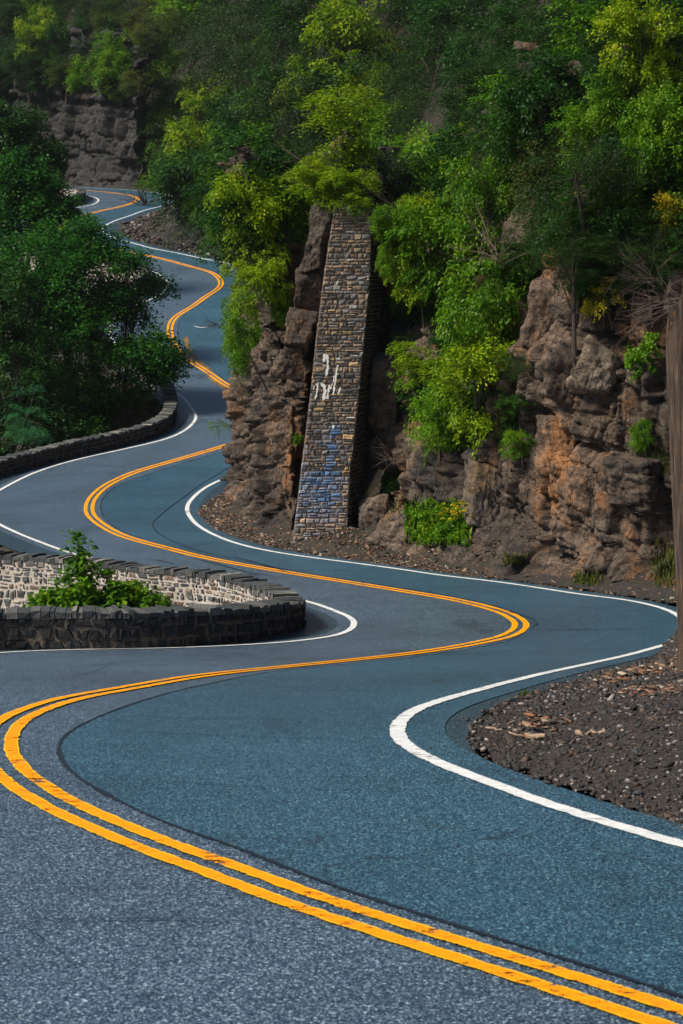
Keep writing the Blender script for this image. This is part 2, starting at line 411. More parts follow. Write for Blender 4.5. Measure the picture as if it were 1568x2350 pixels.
WL = [(3500,5500),(2400,5150),(1400,4850),(300,4500),(-500,4050),(-1000,3720),(-1200,3430),(-1480,3150),(-1430,2960),(-1100,2820),(-600,2710),(-250,2640),(0,2614),(166,2605),(415,2599),(663,2595),(912,2585),(1091,2575),(1251,2559),(1346,2543),(1404,2519),(1417,2489),(1397,2470),(1346,2448),(1283,2424),(1225,2407),
 (1100,2378),(900,2338),(700,2302),(500,2264),(286,2214),(166,2172),(83,2139),(0,2100),(-60,2060),(-75,2030),(-50,1995),(0,1961),(124,1898),(249,1855),(373,1824),(498,1797),(663,1757),(730,1728),(771,1695),(784,1668),(772,1641),(746,1605),(715,1577),(628,1523),
 (540,1460),(470,1390),(440,1330),(455,1280),(500,1240),(570,1210),(638,1183),(663,1156),(672,1134),(660,1114),(638,1099),(603,1083),(540,1065),(430,1035),(300,1008),(150,982),(70,945),(65,900),(120,870),(220,845),(353,823),(375,817),(391,807),(394,800),(385,792),(366,786),(343,782),(290,776),(200,771),(100,768),(-260,760)]
SEAM = [(3600,4270),(3100,4115),(2733,3997),(2586,3945),(2369,3875),(2063,3785),(1802,3701),(1584,3631),(1366,3562),(1132,3470),(915,3383),(679,3304),(436,3188),(305,3110),(244,3040),(233,2988),(261,2944),(348,2892),(523,2822),(697,2770),(871,2731),(1089,2690),(1366,2661),
 (1655,2630),(1910,2592),(2060,2555),(2110,2500),(2066,2454),(1985,2428),(1825,2390),(1613,2355),(1346,2313),(1110,2275),(829,2224),(663,2185),(580,2160),(498,2130),(431,2087),(405,2040),(410,1998),(464,1948),(580,1903),(746,1849),(974,1782),(1065,1740),(1115,1665),(1060,1608),(985,1564),(910,1526),(836,1474),(775,1433),(738,1400),(716,1360),(711,1328),(716,1290),(735,1262),(790,1224),(845,1183),(890,1150),(897,1132),(882,1105),(850,1083),(770,1060),(674,1034),(578,1013),(516,1002),(400,975),(310,948),(262,918),(275,892),(350,867),(423,846),(471,836),(519,822),(552,808),(562,795),(550,784),(521,777),(471,770),(375,760),(250,753),(100,748),(-260,740)]
ER = [(3500,3560),(3100,3440),(2733,3336),(2505,3252),(2250,3159),(1995,3074),(1885,2997),(1868,2946),(1905,2878),(1995,2822),(2131,2776),(2318,2717),(2505,2666),(2624,2627),(2725,2590),(2800,2512),(2712,2440),(2640,2415),(2505,2388),(2165,2342),(1757,2290),(1410,2240),(1219,2214),(1078,2185),(912,2139),(829,2097),(796,2060),(804,2027),(871,1985),(920,1960),(1000,1925),
 (1100,1885),(1250,1820),(1380,1745),(1430,1660),(1380,1590),(1230,1505),(1090,1440),(1000,1390),(970,1350),(975,1310),(1040,1260),(1120,1190),(1140,1135),(1100,1085),(1000,1058),(940,1046),(829,1028),(702,1000),(606,980),(542,962),(500,946),(480,928),(484,905),(520,882),(583,862),(620,848),(670,835),(740,808),(745,792),(720,781),(640,766),(570,759),(487,752),(391,748),(296,743),(100,737),(-260,728)]
WALL1 = [(-1700,2720),(-1100,2660),(-400,2612),(0,2600),(498,2598),(829,2582),(995,2565),(1119,2545),(1198,2520),(1222,2495)]        # road-side foot of the near wall
WALL1_TOP = [(1223,2412),(1194,2386),(1153,2360),(1078,2330),(954,2293),(829,2277),(663,2266),(539,2252),(415,2238),(249,2222),(0,2207),(-200,2190),(-330,2120)]   # its far leg, seen along the coping
WALL2 = [(-330,2060),(-320,1990),(-150,1950),(0,1907),(124,1874),(249,1840),(415,1803),(580,1762),(663,1728),(697,1691),(705,1650),(701,1618),(689,1586),(663,1561),(600,1520),(500,1460),(410,1390),(370,1330),(385,1280),(430,1235),(520,1190),(580,1158),(600,1132),(590,1110),(540,1087),(430,1058),(300,1030),(150,1003),(40,962)]
WALL3 = [(20,880),(120,850),(200,838),(296,820),(335,806),(341,798),(335,788),(290,781),(230,776),(150,772),(100,771),(-200,765)]
def line_world(px, off=0.0, sm=3, step=.25):
    return smooth(resample(trace(px, off), step), sm)
yel, wr, wl = line_world(YEL), line_world(WR), line_world(WL)
seam, er = line_world(SEAM), line_world(ER)
w1a = trace(WALL1)
w1b = np.array([ground(x*KS, y*KS, o) for (x, y), o in zip(WALL1_TOP, [.48, .51, .54, .57, .6, .6, .6, .6, .6, .6, .6, .6, .6])])
w1 = smooth(resample(np.vstack([w1a, w1b]), .25), 6)
w2 = smooth(resample(trace(WALL2), .3), 4)
w3 = smooth(resample(trace(WALL3), .3), 3)

def ribbon(name, p, width, lift, m, off=0.0, taper=False, jit=0):
    n = normals2(smooth(p, 8)); c = p + n*off
    hw = np.full(len(p), width/2)
    if jit: hw = hw*(1 + jit*vn(np.arange(len(p))*.6, 3.3, seed=4))
    if taper: hw = hw*np.clip(np.minimum(np.arange(len(p)), np.arange(len(p))[::-1])/6+.15, 0, 1)
    cols = [-1, -.5, 0, .5, 1]
    V = []; A = []
    for k in cols:
        q = c + n*(hw*k)[:, None]; V.append(np.column_stack([q, H(q[:, 1]) + lift])); A.append(np.full(len(p), float(k)))
    V = np.stack(V, 1).reshape(-1, 3); A = np.stack(A, 1).ravel(); K = len(cols)
    i = np.arange(len(p)-1)[:, None]; j = np.arange(K-1)[None]
    a = (i*K + j).ravel(); F = np.stack([a, a+K, a+K+1, a+1], 1)
    o = mesh_obj(name, V, F, m, None, {'across': ('POINT', A)}); return o

def inpoly(P, poly):
    x, y = P[:, 0], P[:, 1]; r = np.zeros(len(P), bool)
    px, py = poly[:, 0], poly[:, 1]; j = len(poly)-1
    for i in range(len(poly)):
        c = ((py[i] > y) != (py[j] > y))
        with np.errstate(divide='ignore', invalid='ignore'):
            xx = (px[j]-px[i])*(y-py[i])/(py[j]-py[i]+1e-12)+px[i]
        r ^= c & (x < xx); j = i
    return r
def sheet(name, poly, lift, m, step=1.2):
    x0, y0 = poly.min(0); x1, y1 = poly.max(0)
    gx, gy = np.meshgrid(np.arange(x0+.3, x1, step*1.5), np.arange(y0+.3, y1, step)); G = np.column_stack([gx.ravel(), gy.ravel()])
    G = G[inpoly(G, poly)]
    pts = np.vstack([poly, G]); n = len(poly)
    r = delaunay_2d_cdt([Vector(p) for p in pts], [], [list(range(n))], 1, 1e-5)
    V = np.array([(v[0], v[1]) for v in r[0]])
    cen = np.array([V[list(f)].mean(0) for f in r[2]]); ok = inpoly(cen, poly)
    F = [f for f, k in zip(r[2], ok) if k]
    return mesh_obj(name, np.column_stack([V, H(V[:, 1]) + lift]), F, m)

# left edge of the pavement: just under the walls' feet, else beyond the white line
nl = normals2(smooth(wl, 8))
el = smooth(wl + nl*1.3, 10)
def dist_to(P, line, block=4000):
    out = np.empty(len(P)); idx = np.empty(len(P), int)
    for i in range(0, len(P), block):
        d = ((P[i:i+block, None] - line[None])**2).sum(2); idx[i:i+block] = d.argmin(1); out[i:i+block] = np.sqrt(d.min(1))
    return out, idx
el_s = resample(el[::3], .6)
er_s = resample(er[::3], .6)
road_poly = np.vstack([er_s, el_s[::-1]])
struct(sheet('road', road_poly, 0.0, M['shoulder']))
wl_s, wr_s, seam_s = wl[::2], wr[::2], seam[::2]
struct(sheet('old_lane_asphalt', np.vstack([seam_s, smooth(wl + nl*.35, 6)[::2][::-1]]), .004, M['old_asphalt']))
nr = normals2(smooth(wr, 8))
struct(sheet('new_lane_asphalt', np.vstack([smooth(wr - nr*.45, 6)[::2], seam_s[::-1]]), .009, M['new_asphalt']))
struct(ribbon('road_seam', seam, .065, .013, M['tar'], 0.0, jit=.5))
struct(ribbon('yellow_centre_line', yel, .145, .018, M['yellow'], .125))
struct(ribbon('yellow_centre_line', yel, .145, .018, M['yellow'], -.125))
struct(ribbon('white_edge_line', wl, .16, .018, M['white']))
struct(ribbon('white_edge_line', wr, .17, .018, M['white']))

# ------------------------------------------------------------------ ground, valley and hillside: one height field
def valley_poly():
    a = np.vstack([wl[:40] + nl[:40]*1.6, w1, ])
    return a
vp = np.vstack([[(-5, -60)], (wl + nl*1.75)[::3][:], [(-400, 230)], [(-400, -60)]])
# remove the part before the start going wrong way
hillp = None
def heights(P):
    dr, _ = dist_to(P, er[::3]); dl, _ = dist_to(P, wl[::3])
    inroad = inpoly(P, road_poly)
    # which edge is nearer decides the side
    right = (dr < dl) & ~inroad
    left = ~right & ~inroad
    return dr, dl, inroad, right, left
def terrain(P, fine=True):
    dr, dl, inroad, right, left = heights(P)
    X, Y = P[:, 0], P[:, 1]
    z = H(np.clip(Y, 3, 290)).copy()
    near = np.clip((46 - Y)/8, 0, 1)
    hill = np.interp(dr, [0, .5, 2.2, 4.6, 6, 10, 18, 60], [-.03, 0.05, .30, .9, 3.5, 14, 26, 60])
    far = np.clip((Y-105)/25, 0, 1)
    hillf = np.interp(dr, [0, .5, 3.2, 5, 7, 15, 24, 80], [-.03, 0.05, .5, 1.4, 5, 16, 28, 75])
    hill = hill*(1-far) + hillf*far
    grav = -.03 + .06*np.minimum(dr, 2) + .10*np.clip(dr-.5, 0, 3) + .45*np.clip(X-5.6, 0, 30) + 1.2*np.clip(X-11, 0, 30)
    rise = hill*(1-near) + grav*near
    rough = fbm(X*.35, Y*.35, o=3, seed=9)*np.clip(dr-.8, 0, 1.5)*.4*(1-near) + near*(fbm(X*1.1, Y*1.1, o=4, seed=3)*.05*np.clip(dr*1.2, 0, 1))
    z = np.where(right, z + rise + rough, z)
    vd = np.clip(dl-1.9, 0, 60)
    z = np.where(left, z - .02 - np.where(dl > 1.9, np.minimum(3.2 + vd*.9, 30), 0), z)
    z = np.where(inroad, z-.05, z)
    return z, right, left
def grid_terrain(name, x0, x1, y0, y1, stp, m, zoff=0.0, keep=None):
    xs = np.arange(x0, x1+1e-6, stp); ys = np.arange(y0, y1+1e-6, stp)
    gx, gy = np.meshgrid(xs, ys); P = np.column_stack([gx.ravel(), gy.ravel()])
    z, right, left = terrain(P)
    nx, ny = len(xs), len(ys)
    i = np.arange(ny-1)[:, None]*nx + np.arange(nx-1)[None]; a = i.ravel(); F = np.stack([a, a+1, a+nx+1, a+nx], 1)
    if keep is not None:
        k = keep(P, right, left); F = F[k[F].all(1)]
    if zoff < 0: z = z - .35*right*np.clip((48 - P[:, 1])/4, 0, 1)*(P[:, 0] < 13); zoff = 0
    return mesh_obj(name, np.column_stack([P, z+zoff]), F, m, None, None, True), np.column_stack([P, z+zoff]), F
hillside, HV, HF = grid_terrain('hillside', -75, 75, 2, 330, .7, M['soil'], -1)
M['floor'] = soilmat('forest_floor', (.010, .008, .005), (.028, .022, .012), (.055, .042, .026)); hillside.data.materials[0] = M['floor']; struct(hillside)
# finer verge where the camera sees it well
bank, BV, BF = grid_terrain('gravel_bank', .8, 14.5, 12, 51, .13, M['verge'], .03, lambda P, r, l: r)
struct(bank)
BVH_H = BVHTree.FromPolygons([tuple(v) for v in HV], [tuple(int(i) for i in f) for f in HF])

def at_depth(px, py, Y):
    d = ray(px, py); t = Y / d[1]
    return np.array([t*d[0], Y, ZC + t*d[2]])
def ppm(Y): return FD/Y            # frame pixels per metre at distance Y

# ------------------------------------------------------------------ masonry
def stones(mb, fmap, s0, s1, z0, z1, sl, sh, pal, proud=(.015, .05), jit=.16, gap=.018, seed=1, tfun=None, tall=.0):
    """courses of rough stones laid on a surface given by fmap(s, z) -> point, normal"""
    r = np.random.default_rng(seed)
    z = z0
    Sg = []; k = 0
    while z < z1 - .02:
        h = r.uniform(*sh); h = min(h, z1 - z) if z1 - z > h*1.3 else z1 - z
        s = s0 + r.uniform(-.2, 0)
        while s < s1:
            l = r.uniform(*sl) * (1 if r.random() > tall else .45)
            sub = 2 if (h > sh[0]*1.5 and r.random() < .3) else 1
            for q in range(sub):
                Sg.append((max(s, s0), min(s+l, s1), z + h*q/sub, z + h*(q+1)/sub))
            s += l
        z += h
    for (a, b, c, d) in Sg:
        if b - a < .04: continue
        j = lambda m: r.uniform(-jit, jit)*m
        hh = d - c; ll = b - a; g = gap
        co = np.array([[a+g, c+g], [b-g, c+g], [b-g, d-g], [a+g, d-g]]) + np.array([[j(hh), j(hh)*.7] for _ in range(4)])
        m_ = co.mean(0); ins = min(.035, .2*min(hh, ll))
        inn = m_ + (co - m_)*(1 - ins*2.0/np.array([ll, hh])) + r.uniform(-.01, .01, (4, 2))
        p = r.uniform(*proud); pv = p + r.uniform(-.012, .012, 4)
        Q = np.vstack([co, inn, m_[None] + r.uniform(-.15, .15, 2)*[ll, hh]]); off = np.concatenate([np.full(4, -.02), pv, [p + r.uniform(0, .015)]])
        P, Nn = fmap(Q[:, 0], Q[:, 1])
        V = P + Nn*off[:, None]
        col = pal(m_[0], m_[1], r) if tfun is None else tfun(V.mean(0), pal(m_[0], m_[1], r), r)
        mb.add(V, [(0, 1, 5, 4), (1, 2, 6, 5), (2, 3, 7, 6), (3, 0, 4, 7), (4, 5, 8), (5, 6, 8), (6, 7, 8), (7, 4, 8)], col)
def palette(cols, wts, var=.25):
    cols = np.array(cols); wts = np.array(wts)/sum(wts)
    def f(s, z, r):
        return tuple(np.clip(cols[r.choice(len(cols), p=wts)]*(1 + r.uniform(-var, var)), 0, 1))
    return f
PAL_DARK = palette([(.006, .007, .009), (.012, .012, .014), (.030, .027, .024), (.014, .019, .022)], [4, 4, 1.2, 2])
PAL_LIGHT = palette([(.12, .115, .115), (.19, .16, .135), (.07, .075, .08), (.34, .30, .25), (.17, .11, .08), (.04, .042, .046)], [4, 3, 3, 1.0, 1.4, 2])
PAL_COP = palette([(.05, .055, .058), (.10, .10, .095), (.035, .04, .043), (.17, .16, .14)], [3, 3, 3, .8])
PAL_COL = palette([(.20, .145, .105), (.30, .215, .145), (.10, .09, .085), (.46, .31, .16), (.19, .185, .195), (.36, .35, .34)], [5, 4, 4, .8, 3, .7], .35)
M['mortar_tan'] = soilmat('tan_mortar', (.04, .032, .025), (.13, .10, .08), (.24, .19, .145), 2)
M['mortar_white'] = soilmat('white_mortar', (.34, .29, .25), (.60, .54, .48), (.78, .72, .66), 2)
M['mortar_column'] = soilmat('column_mortar', (.13, .10, .08), (.30, .225, .165), (.40, .31, .24), 2)

def stone_wall(p, hgt, thick, depth, label, seed, vis=(0, 1e9), vdepth=1.6, tf=None):
    n = -normals2(smooth(p, 10))            # road side
    s = np.concatenate([[0], np.cumsum(np.linalg.norm(np.diff(p, axis=0), axis=1))])
    hg = np.interp(s, *hgt) if isinstance(hgt, tuple) else np.full(len(p), hgt)
    root = empty('stone_wall', (float(p[len(p)//2][0]), float(p[len(p)//2][1]), float(H(p[len(p)//2][1])))); tag(root, label, 'wall', 'stone walls beside the road')
    inv = Matrix.Translation(-Vector(root.location))
    def face(side):
        def f(ss, zz):
            x = np.interp(ss, s, p[:, 0]); y = np.interp(ss, s, p[:, 1]); nx = np.interp(ss, s, n[:, 0]); ny = np.interp(ss, s, n[:, 1])
            l = np.maximum(np.hypot(nx, ny), 1e-6); nx, ny = nx/l, ny/l; hh = np.interp(ss, s, hg)
            z = H(y) + np.where(zz > 0, zz*hh, zz)
            if side > 0: return np.column_stack([x, y, z]), np.column_stack([nx, ny, 0*nx])
            return np.column_stack([x - nx*thick, y - ny*thick, z]), np.column_stack([-nx, -ny, 0*nx])
        return f
    # mortar core
    V = []; c = .012
    for k in range(len(p)):
        a = p[k] + n[k]*0; b = p[k] - n[k]*thick; z0 = H(a[1]) - .1; z1 = H(a[1]) + hg[k] - .03
        V += [(a[0], a[1], z0), (a[0], a[1], z1), (b[0], b[1], z1), (b[0], b[1], z0-depth)]
    K = len(p); Fr = [(4*k, 4*k+4, 4*k+5, 4*k+1) for k in range(K-1)]; Fo = [f for k in range(K-1) for f in ((4*k+1, 4*k+5, 4*k+6, 4*k+2), (4*k+2, 4*k+6, 4*k+7, 4*k+3))]
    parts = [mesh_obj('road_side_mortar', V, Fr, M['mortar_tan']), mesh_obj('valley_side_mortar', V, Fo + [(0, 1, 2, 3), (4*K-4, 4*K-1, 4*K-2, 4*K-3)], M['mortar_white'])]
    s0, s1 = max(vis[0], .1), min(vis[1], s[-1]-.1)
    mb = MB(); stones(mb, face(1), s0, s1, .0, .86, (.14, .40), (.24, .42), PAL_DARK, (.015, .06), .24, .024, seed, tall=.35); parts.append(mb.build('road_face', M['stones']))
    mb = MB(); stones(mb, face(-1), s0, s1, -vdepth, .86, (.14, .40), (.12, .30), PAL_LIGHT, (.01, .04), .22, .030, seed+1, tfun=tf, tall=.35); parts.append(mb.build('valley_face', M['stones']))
    # coping: slabs on edge right across the wall
    mb = MB(); r = np.random.default_rng(seed+2); q = s0
    while q < s1:
        l = r.uniform(.05, .30)*r.uniform(.6, 1.2); e = min(q+l, s1); t = r.uniform(-.03, .05)
        f1, f2 = face(1), face(-1); hh = float(np.interp(q, s, hg)); zb = .84
        ss = np.array([q+.008, e-.008, e-.008, q+.008])
        A, nA = f1(ss, np.array([zb, zb, 1, 1])); B, nB = f2(ss, np.array([zb, zb, 1, 1]))
        A = A + nA*(.03 + r.uniform(-.01, .03)); B = B + nB*(.03 + r.uniform(-.01, .03))
        A[2:, 2] += t + r.uniform(-.015, .015, 2); B[2:, 2] += t + r.uniform(-.02, .02, 2)
        A[:, :2] += nA[:, :2]*r.uniform(-.02, .02, (4, 1))
        Mi = (A+B)/2; Mi[2:, 2] += r.uniform(0, .025)
        mb.add(np.vstack([A, Mi, B]), [(0, 1, 2, 3), (3, 2, 6, 7), (7, 6, 10, 11), (1, 5, 6, 2), (5, 9, 10, 6), (0, 3, 7, 4), (4, 7, 11, 8), (8, 11, 10, 9)], PAL_COP(0, 0, r))
        q = e
    parts.append(mb.build('coping', M['stones']))
    for o in parts: o.parent = root; o.matrix_parent_inverse = inv
    return root
L1 = np.concatenate([[0], np.cumsum(np.linalg.norm(np.diff(w1, axis=0), axis=1))])
def at1(px): return float(L1[((w1[:len(w1)*2//3] - ground(px[0]*KS, px[1]*KS))**2).sum(1).argmin()])
stone_wall(w1, ([0, at1((829,2582)), at1((995,2565)), at1((1119,2545)), at1((1198,2520)), at1((1222,2495)), at1((1222,2495))+3, L1[-1]], [.76, .73, .70, .67, .59, .49, .58, .60]), .52, 3.4, 'nearest low stone wall, dark on its road face and pale on its valley face, rounding the hairpin', 11)
def pink(P, c, r):
    v = np.array(P) - [0, 0, ZC]; fw = v[1]*ct - v[2]*st; x, y = CX + FD*v[0]/fw, CY - FD*(v[1]*st + v[2]*ct)/fw
    k = .8 if (abs(x-322) < 16 and abs(y-658) < 13) else 0
    return tuple(np.array(c)*(1-k) + np.array([.55, .16, .42])*k)
stone_wall(w2, .66, .5, 3.6, 'grey stone wall curving along the second bend, passing behind the big leafy tree', 21, vdepth=3.5, tf=pink)
stone_wall(w3, .78, .5, 3.0, 'farthest short piece of stone wall at the last bend of the road', 31)

# ------------------------------------------------------------------ masonry column
YB = float(ground(733, 1252)[1]) - .1
COLROWS = [(1262, 669, 794, 836), (1200, 677, 797, 832), (1090, 690, 803, 836), (1000, 701, 814, 840), (900, 713, 824, 850), (780, 725, 836, 866), (640, 742, 849, 882), (540, 757, 852, 892), (470, 768, 850, 890)]
def colpts(y, batter=.085):
    t = (1262 - y)/(1262 - 470); Yz = YB + batter*9.8*t
    r = np.array(COLROWS, float); o = np.argsort(r[:, 0])
    xl, xr, xs = (np.interp(y, r[o, 0], r[o, k]) for k in (1, 2, 3))
    return at_depth(xl, y, Yz + .0), at_depth(xr, y, Yz + .12), at_depth(xs, y, Yz + 1.9)
ys_ = np.linspace(1262, 470, 90); CP = np.array([colpts(y) for y in ys_])       # 90 x 3 x 3
CZ = CP[:, 0, 2]; CZ0 = CZ[0]
def colmap(side):
    A, B = (CP[:, 0], CP[:, 1]) if side == 0 else (CP[:, 1], CP[:, 2])
    wdt = np.linalg.norm(B - A, axis=1).mean()
    def f(ss, zz):
        u = np.clip(ss/wdt, -.03, 1.03); z = zz + CZ0
        a = np.stack([np.interp(z, CZ, A[:, k]) for k in range(3)], 1); b = np.stack([np.interp(z, CZ, B[:, k]) for k in range(3)], 1)
        P = a + (b - a)*u[:, None]; P[:, 2] = z
        n = np.cross(b - a, [0, .085, 1.0]); n /= np.linalg.norm(n, axis=1, keepdims=True)
        return P, n
    return f, wdt
def blue(px, py):
    k = 0
    for (x, y, rx, ry, a) in [(765, 990, 15, 14, 1.), (757, 1035, 13, 34, .6), (757, 1072, 17, 34, .85), (745, 1105, 48, 26, .9), (748, 1140, 46, 24, .8), (700, 1120, 24, 44, .6), (730, 1175, 56, 30, .45), (752, 1010, 20, 34, .45)]:
        k = max(k, a*max(0, 1 - ((px-x)/rx)**2 - ((py-y)/ry)**2)**.5)
    return k
def proj(P):
    v = np.array(P) - [0, 0, ZC]; fw = v[1]*ct - v[2]*st; up = v[1]*st + v[2]*ct
    return CX + FD*v[0]/fw, CY - FD*up/fw
def colcol(P, c, r):
    px, py = proj(P); k = blue(px + r.uniform(-6, 6), py + r.uniform(-5, 5)) * r.uniform(.5, 1.2)
    c = np.array(c)
    if py > 1090: c = c*1.25 + [.02, .022, .03]*np.array(1.0)
    k = min(k, .85)
    return tuple(c*(1-k) + np.array([.05, .22, .50])*k)
ctr = colpts(1255)[0]
col_root = empty('masonry_pier', tuple(map(float, ctr))); tag(col_root, 'tall leaning pier of rough brown stones streaked with white and blue paint against the cliff', 'stone pier')
inv = Matrix.Translation(-Vector(col_root.location)); parts = []
mb = MB(); f0, w0 = colmap(0); top = CZ[-1]-CZ0
stones(mb, f0, 0, w0, 0, top, (.10, .34), (.075, .19), PAL_COL, (.01, .045), .16, .010, 41, colcol); parts.append(mb.build('front_face', M['stones']))
mb = MB(); f1, w1_ = colmap(1); stones(mb, f1, 0, w1_, 0, top, (.15, .4), (.09, .2), PAL_DARK, (.01, .05), .18, .012, 42); parts.append(mb.build('side_face', M['stones']))  # dark palette here puts the shade on the pier's right side into stone colour
V = []; n_ = len(CP)
for k in range(n_):
    V += [CP[k, 0] + [-.02, 1.9, 0], CP[k, 0], CP[k, 1], CP[k, 2]]
parts.append(mesh_obj('mortar_core', V, [(4*k+j, 4*k+j+1, 4*k+j+5, 4*k+j+4) for k in range(n_-1) for j in range(3)] + [(4*n_-4, 4*n_-3, 4*n_-2, 4*n_-1)], M['mortar_column']))
# white sprayed strokes
mb = MB(); r = np.random.default_rng(8)
def stroke(pts, wpx):
    P = []
    for (x, y) in pts:
        t = (1262 - y)/(1262 - 470); P.append(at_depth(x, y, YB + .085*9.8*t + .02) + np.array([0, -.045, 0]))
    P = resample(np.array(P), .045); k = len(P)
    ww = wpx/ppm(YB)/2*(1 + r.uniform(-.55, .5, k)); jx = r.uniform(-.012, .012, k)
    Vv = np.vstack([P + np.column_stack([jx-ww, 0*ww, 0*ww]), P + np.column_stack([jx+ww, 0*ww, 0*ww])])
    ok = (r.random(k) > .14) | True
    mb.add(Vv, [(i, i+k, i+k+1, i+1) for i in range(k-1) if ok[i]], (.72, .71, .68))
strokes = []
for pts, wd in [([(745, 812), (744, 830)], 5), ([(751, 814), (752, 840), (749, 862)], 6), ([(775, 838), (771, 862), (768, 885), (765, 905)], 4), ([(783, 843), (782, 850)], 3), ([(724, 880), (727, 884), (731, 880)], 3), ([(730, 878), (728, 896), (724, 916)], 4), ([(741, 880), (746, 892), (743, 917)], 6),
                ([(756, 883), (753, 905), (752, 915)], 4), ([(763, 880), (758, 893)], 3), ([(781, 888), (779, 897), (776, 905)], 4), ([(737, 878), (739, 886)], 3), ([(764, 975), (765, 983)], 5), ([(767, 862), (766, 876)], 3), ([(722, 886), (720, 894)], 2)]:
    mb = MB(); stroke(pts, wd); parts.append(mb.build('white_paint_stroke', M['paint_drips']))
for o in parts: o.parent = col_root; o.matrix_parent_inverse = inv

# ------------------------------------------------------------------ cliffs
def blocks(s, z, dip=.12, seed=0, levels=((1.9, 2.0, .44), (.8, 1.1, .28), (.33, .6, .10), (.13, .34, .032)), cols=0.0):
    d = np.zeros(s.shape)
    zz = z + dip*s + .25*fbm(s*.25, z*.2, seed=seed, o=2)
    for k, (bh, bl, am) in enumerate(levels):
        zw = zz + bh*.09*vn(s/bl*.6, z/bh*.3, seed=seed+50+k)
        bed = np.floor(zw/bh); fz = zw/bh - bed - .5; sh_ = hsh(bed, np.full(s.shape, seed+k))
        sw = s + .07*bl*vn(s*.5, z*.6, seed=seed+70+k) + (.28*(sh_-.5))*z*.35
        q = sw/(bl*(.6+.8*sh_)) + sh_*17; cell = np.floor(q); fs = q - cell - .5
        K = np.full(s.shape, seed+9*k)
        t1 = hsh(bed, cell, K+101)-.5; t2 = hsh(bed, cell, K+202)-.5
        d += am*((hsh(bed, cell, K)*2-1)*.9 + 1.8*t1*fs + 1.5*t2*fz - .45*(np.abs(fz) > .44) - (.7 if k < 3 else .3)*(np.abs(fs) > .455))
        if k < 2 and cols:
            cc = np.floor(sw/(bl*.8)+3.3); d += cols*am*(hsh(cc, np.full(s.shape, 77+k))*2-1)
    return d
CLIFFS = []
def cliff(name, label, cat, path, height, setback, m, res=.09, dip=.12, seed=0, amp=1.0, cols=.4, low=.5, base_out=.0, tol=.6, levels=None, group=None):
    p = np.array([ground(x, y) for x, y in path]) if path[0][0] is not None else path
    p = smooth(resample(p, res), 12); n = normals2(smooth(p, 20))
    s = np.arange(len(p))*res; zs = np.arange(-.5, height, res)
    Sg, Zg = np.meshgrid(s, zs, indexing='ij')
    topvar = 1 + .16*fbm(s*.22, 1.7, seed=seed+5, o=3)
    Zs = np.where(Zg > 0, Zg*topvar[:, None], Zg)
    sb = np.interp(Zg, *setback)
    kw = {'levels': levels} if levels else {}
    D = amp*blocks(Sg, Zs, dip, seed, cols=cols, **kw) + low*fbm(Sg*.22, Zs*.16, seed=seed+30, o=3) + .022*fbm(Sg*4, Zs*5, seed=seed+2, o=3)
    D *= np.clip((Zg+.6)/.9, .25, 1)
    inn = sb - D*1.0
    X = p[:, 0][:, None] + n[:, 0][:, None]*inn; Y = p[:, 1][:, None] + n[:, 1][:, None]*inn
    Z = H(p[:, 1])[:, None] + Zs + .02*fbm(Sg*2.3, Zs*2.1, seed=seed+8, o=2)
    a = (np.arange(len(s)-1)[:, None]*len(zs) + np.arange(len(zs)-1)[None]).ravel(); K = len(zs)
    F = np.stack([a, a+K, a+K+1, a+1], 1)
    V = np.stack([X, Y, Z], 2).reshape(-1, 3)
    o0 = V[:, :].mean(0); o0[2] = V[:, 2].min()
    o = mesh_obj(name, V - o0, F, m); o.location = tuple(map(float, o0)); tag(o, label, cat, group)
    CLIFFS.append(BVHTree.FromPolygons([tuple(v) for v in V[:]], [tuple(int(i) for i in f) for f in F]))
    return o
cliff('rock_cliff', 'tall layered brown rock face on the right above the bend, broken by ledges', 'cliff',
      [(820, 1240), (880, 1258), (950, 1270), (1020, 1283), (1080, 1298), (1150, 1308), (1250, 1322), (1330, 1332), (1420, 1340), (1520, 1352), (1640, 1365), (1800, 1370)],
      15.0, ([-.5, 0, .6, 1.2, 3.2, 3.7, 6.0, 6.8, 10, 11, 15], [-1.3, -1.15, -.55, .1, .4, 1.0, 1.3, 2.2, 2.8, 3.8, 5.2]), M['rock'], .055, .38, 3, 1.0, .5, levels=((2.6, 1.5, .42), (1.2, .7, .27), (.45, .5, .12), (.15, .3, .035)))
cliff('rock_outcrop', 'jagged dark rock spur beside the stone pier, jutting over the inner bend', 'rock outcrop',
      [(900, 975), (800, 1010), (715, 1040), (640, 1062), (582, 1085), (552, 1108), (538, 1140), (552, 1175), (592, 1203), (635, 1222), (668, 1232), (700, 1228), (740, 1215)],
      12.5, ([-.5, 0, .5, 1.2, 3.5, 5.2, 8, 12.5], [-.6, -.5, -.1, .1, .15, .5, 1.4, 2.6]), M['rock'], .055, -.3, 14, .95, .35, .3, levels=((2.4, 1.3, .40), (.9, .8, .26), (.35, .5, .12), (.13, .3, .035)))
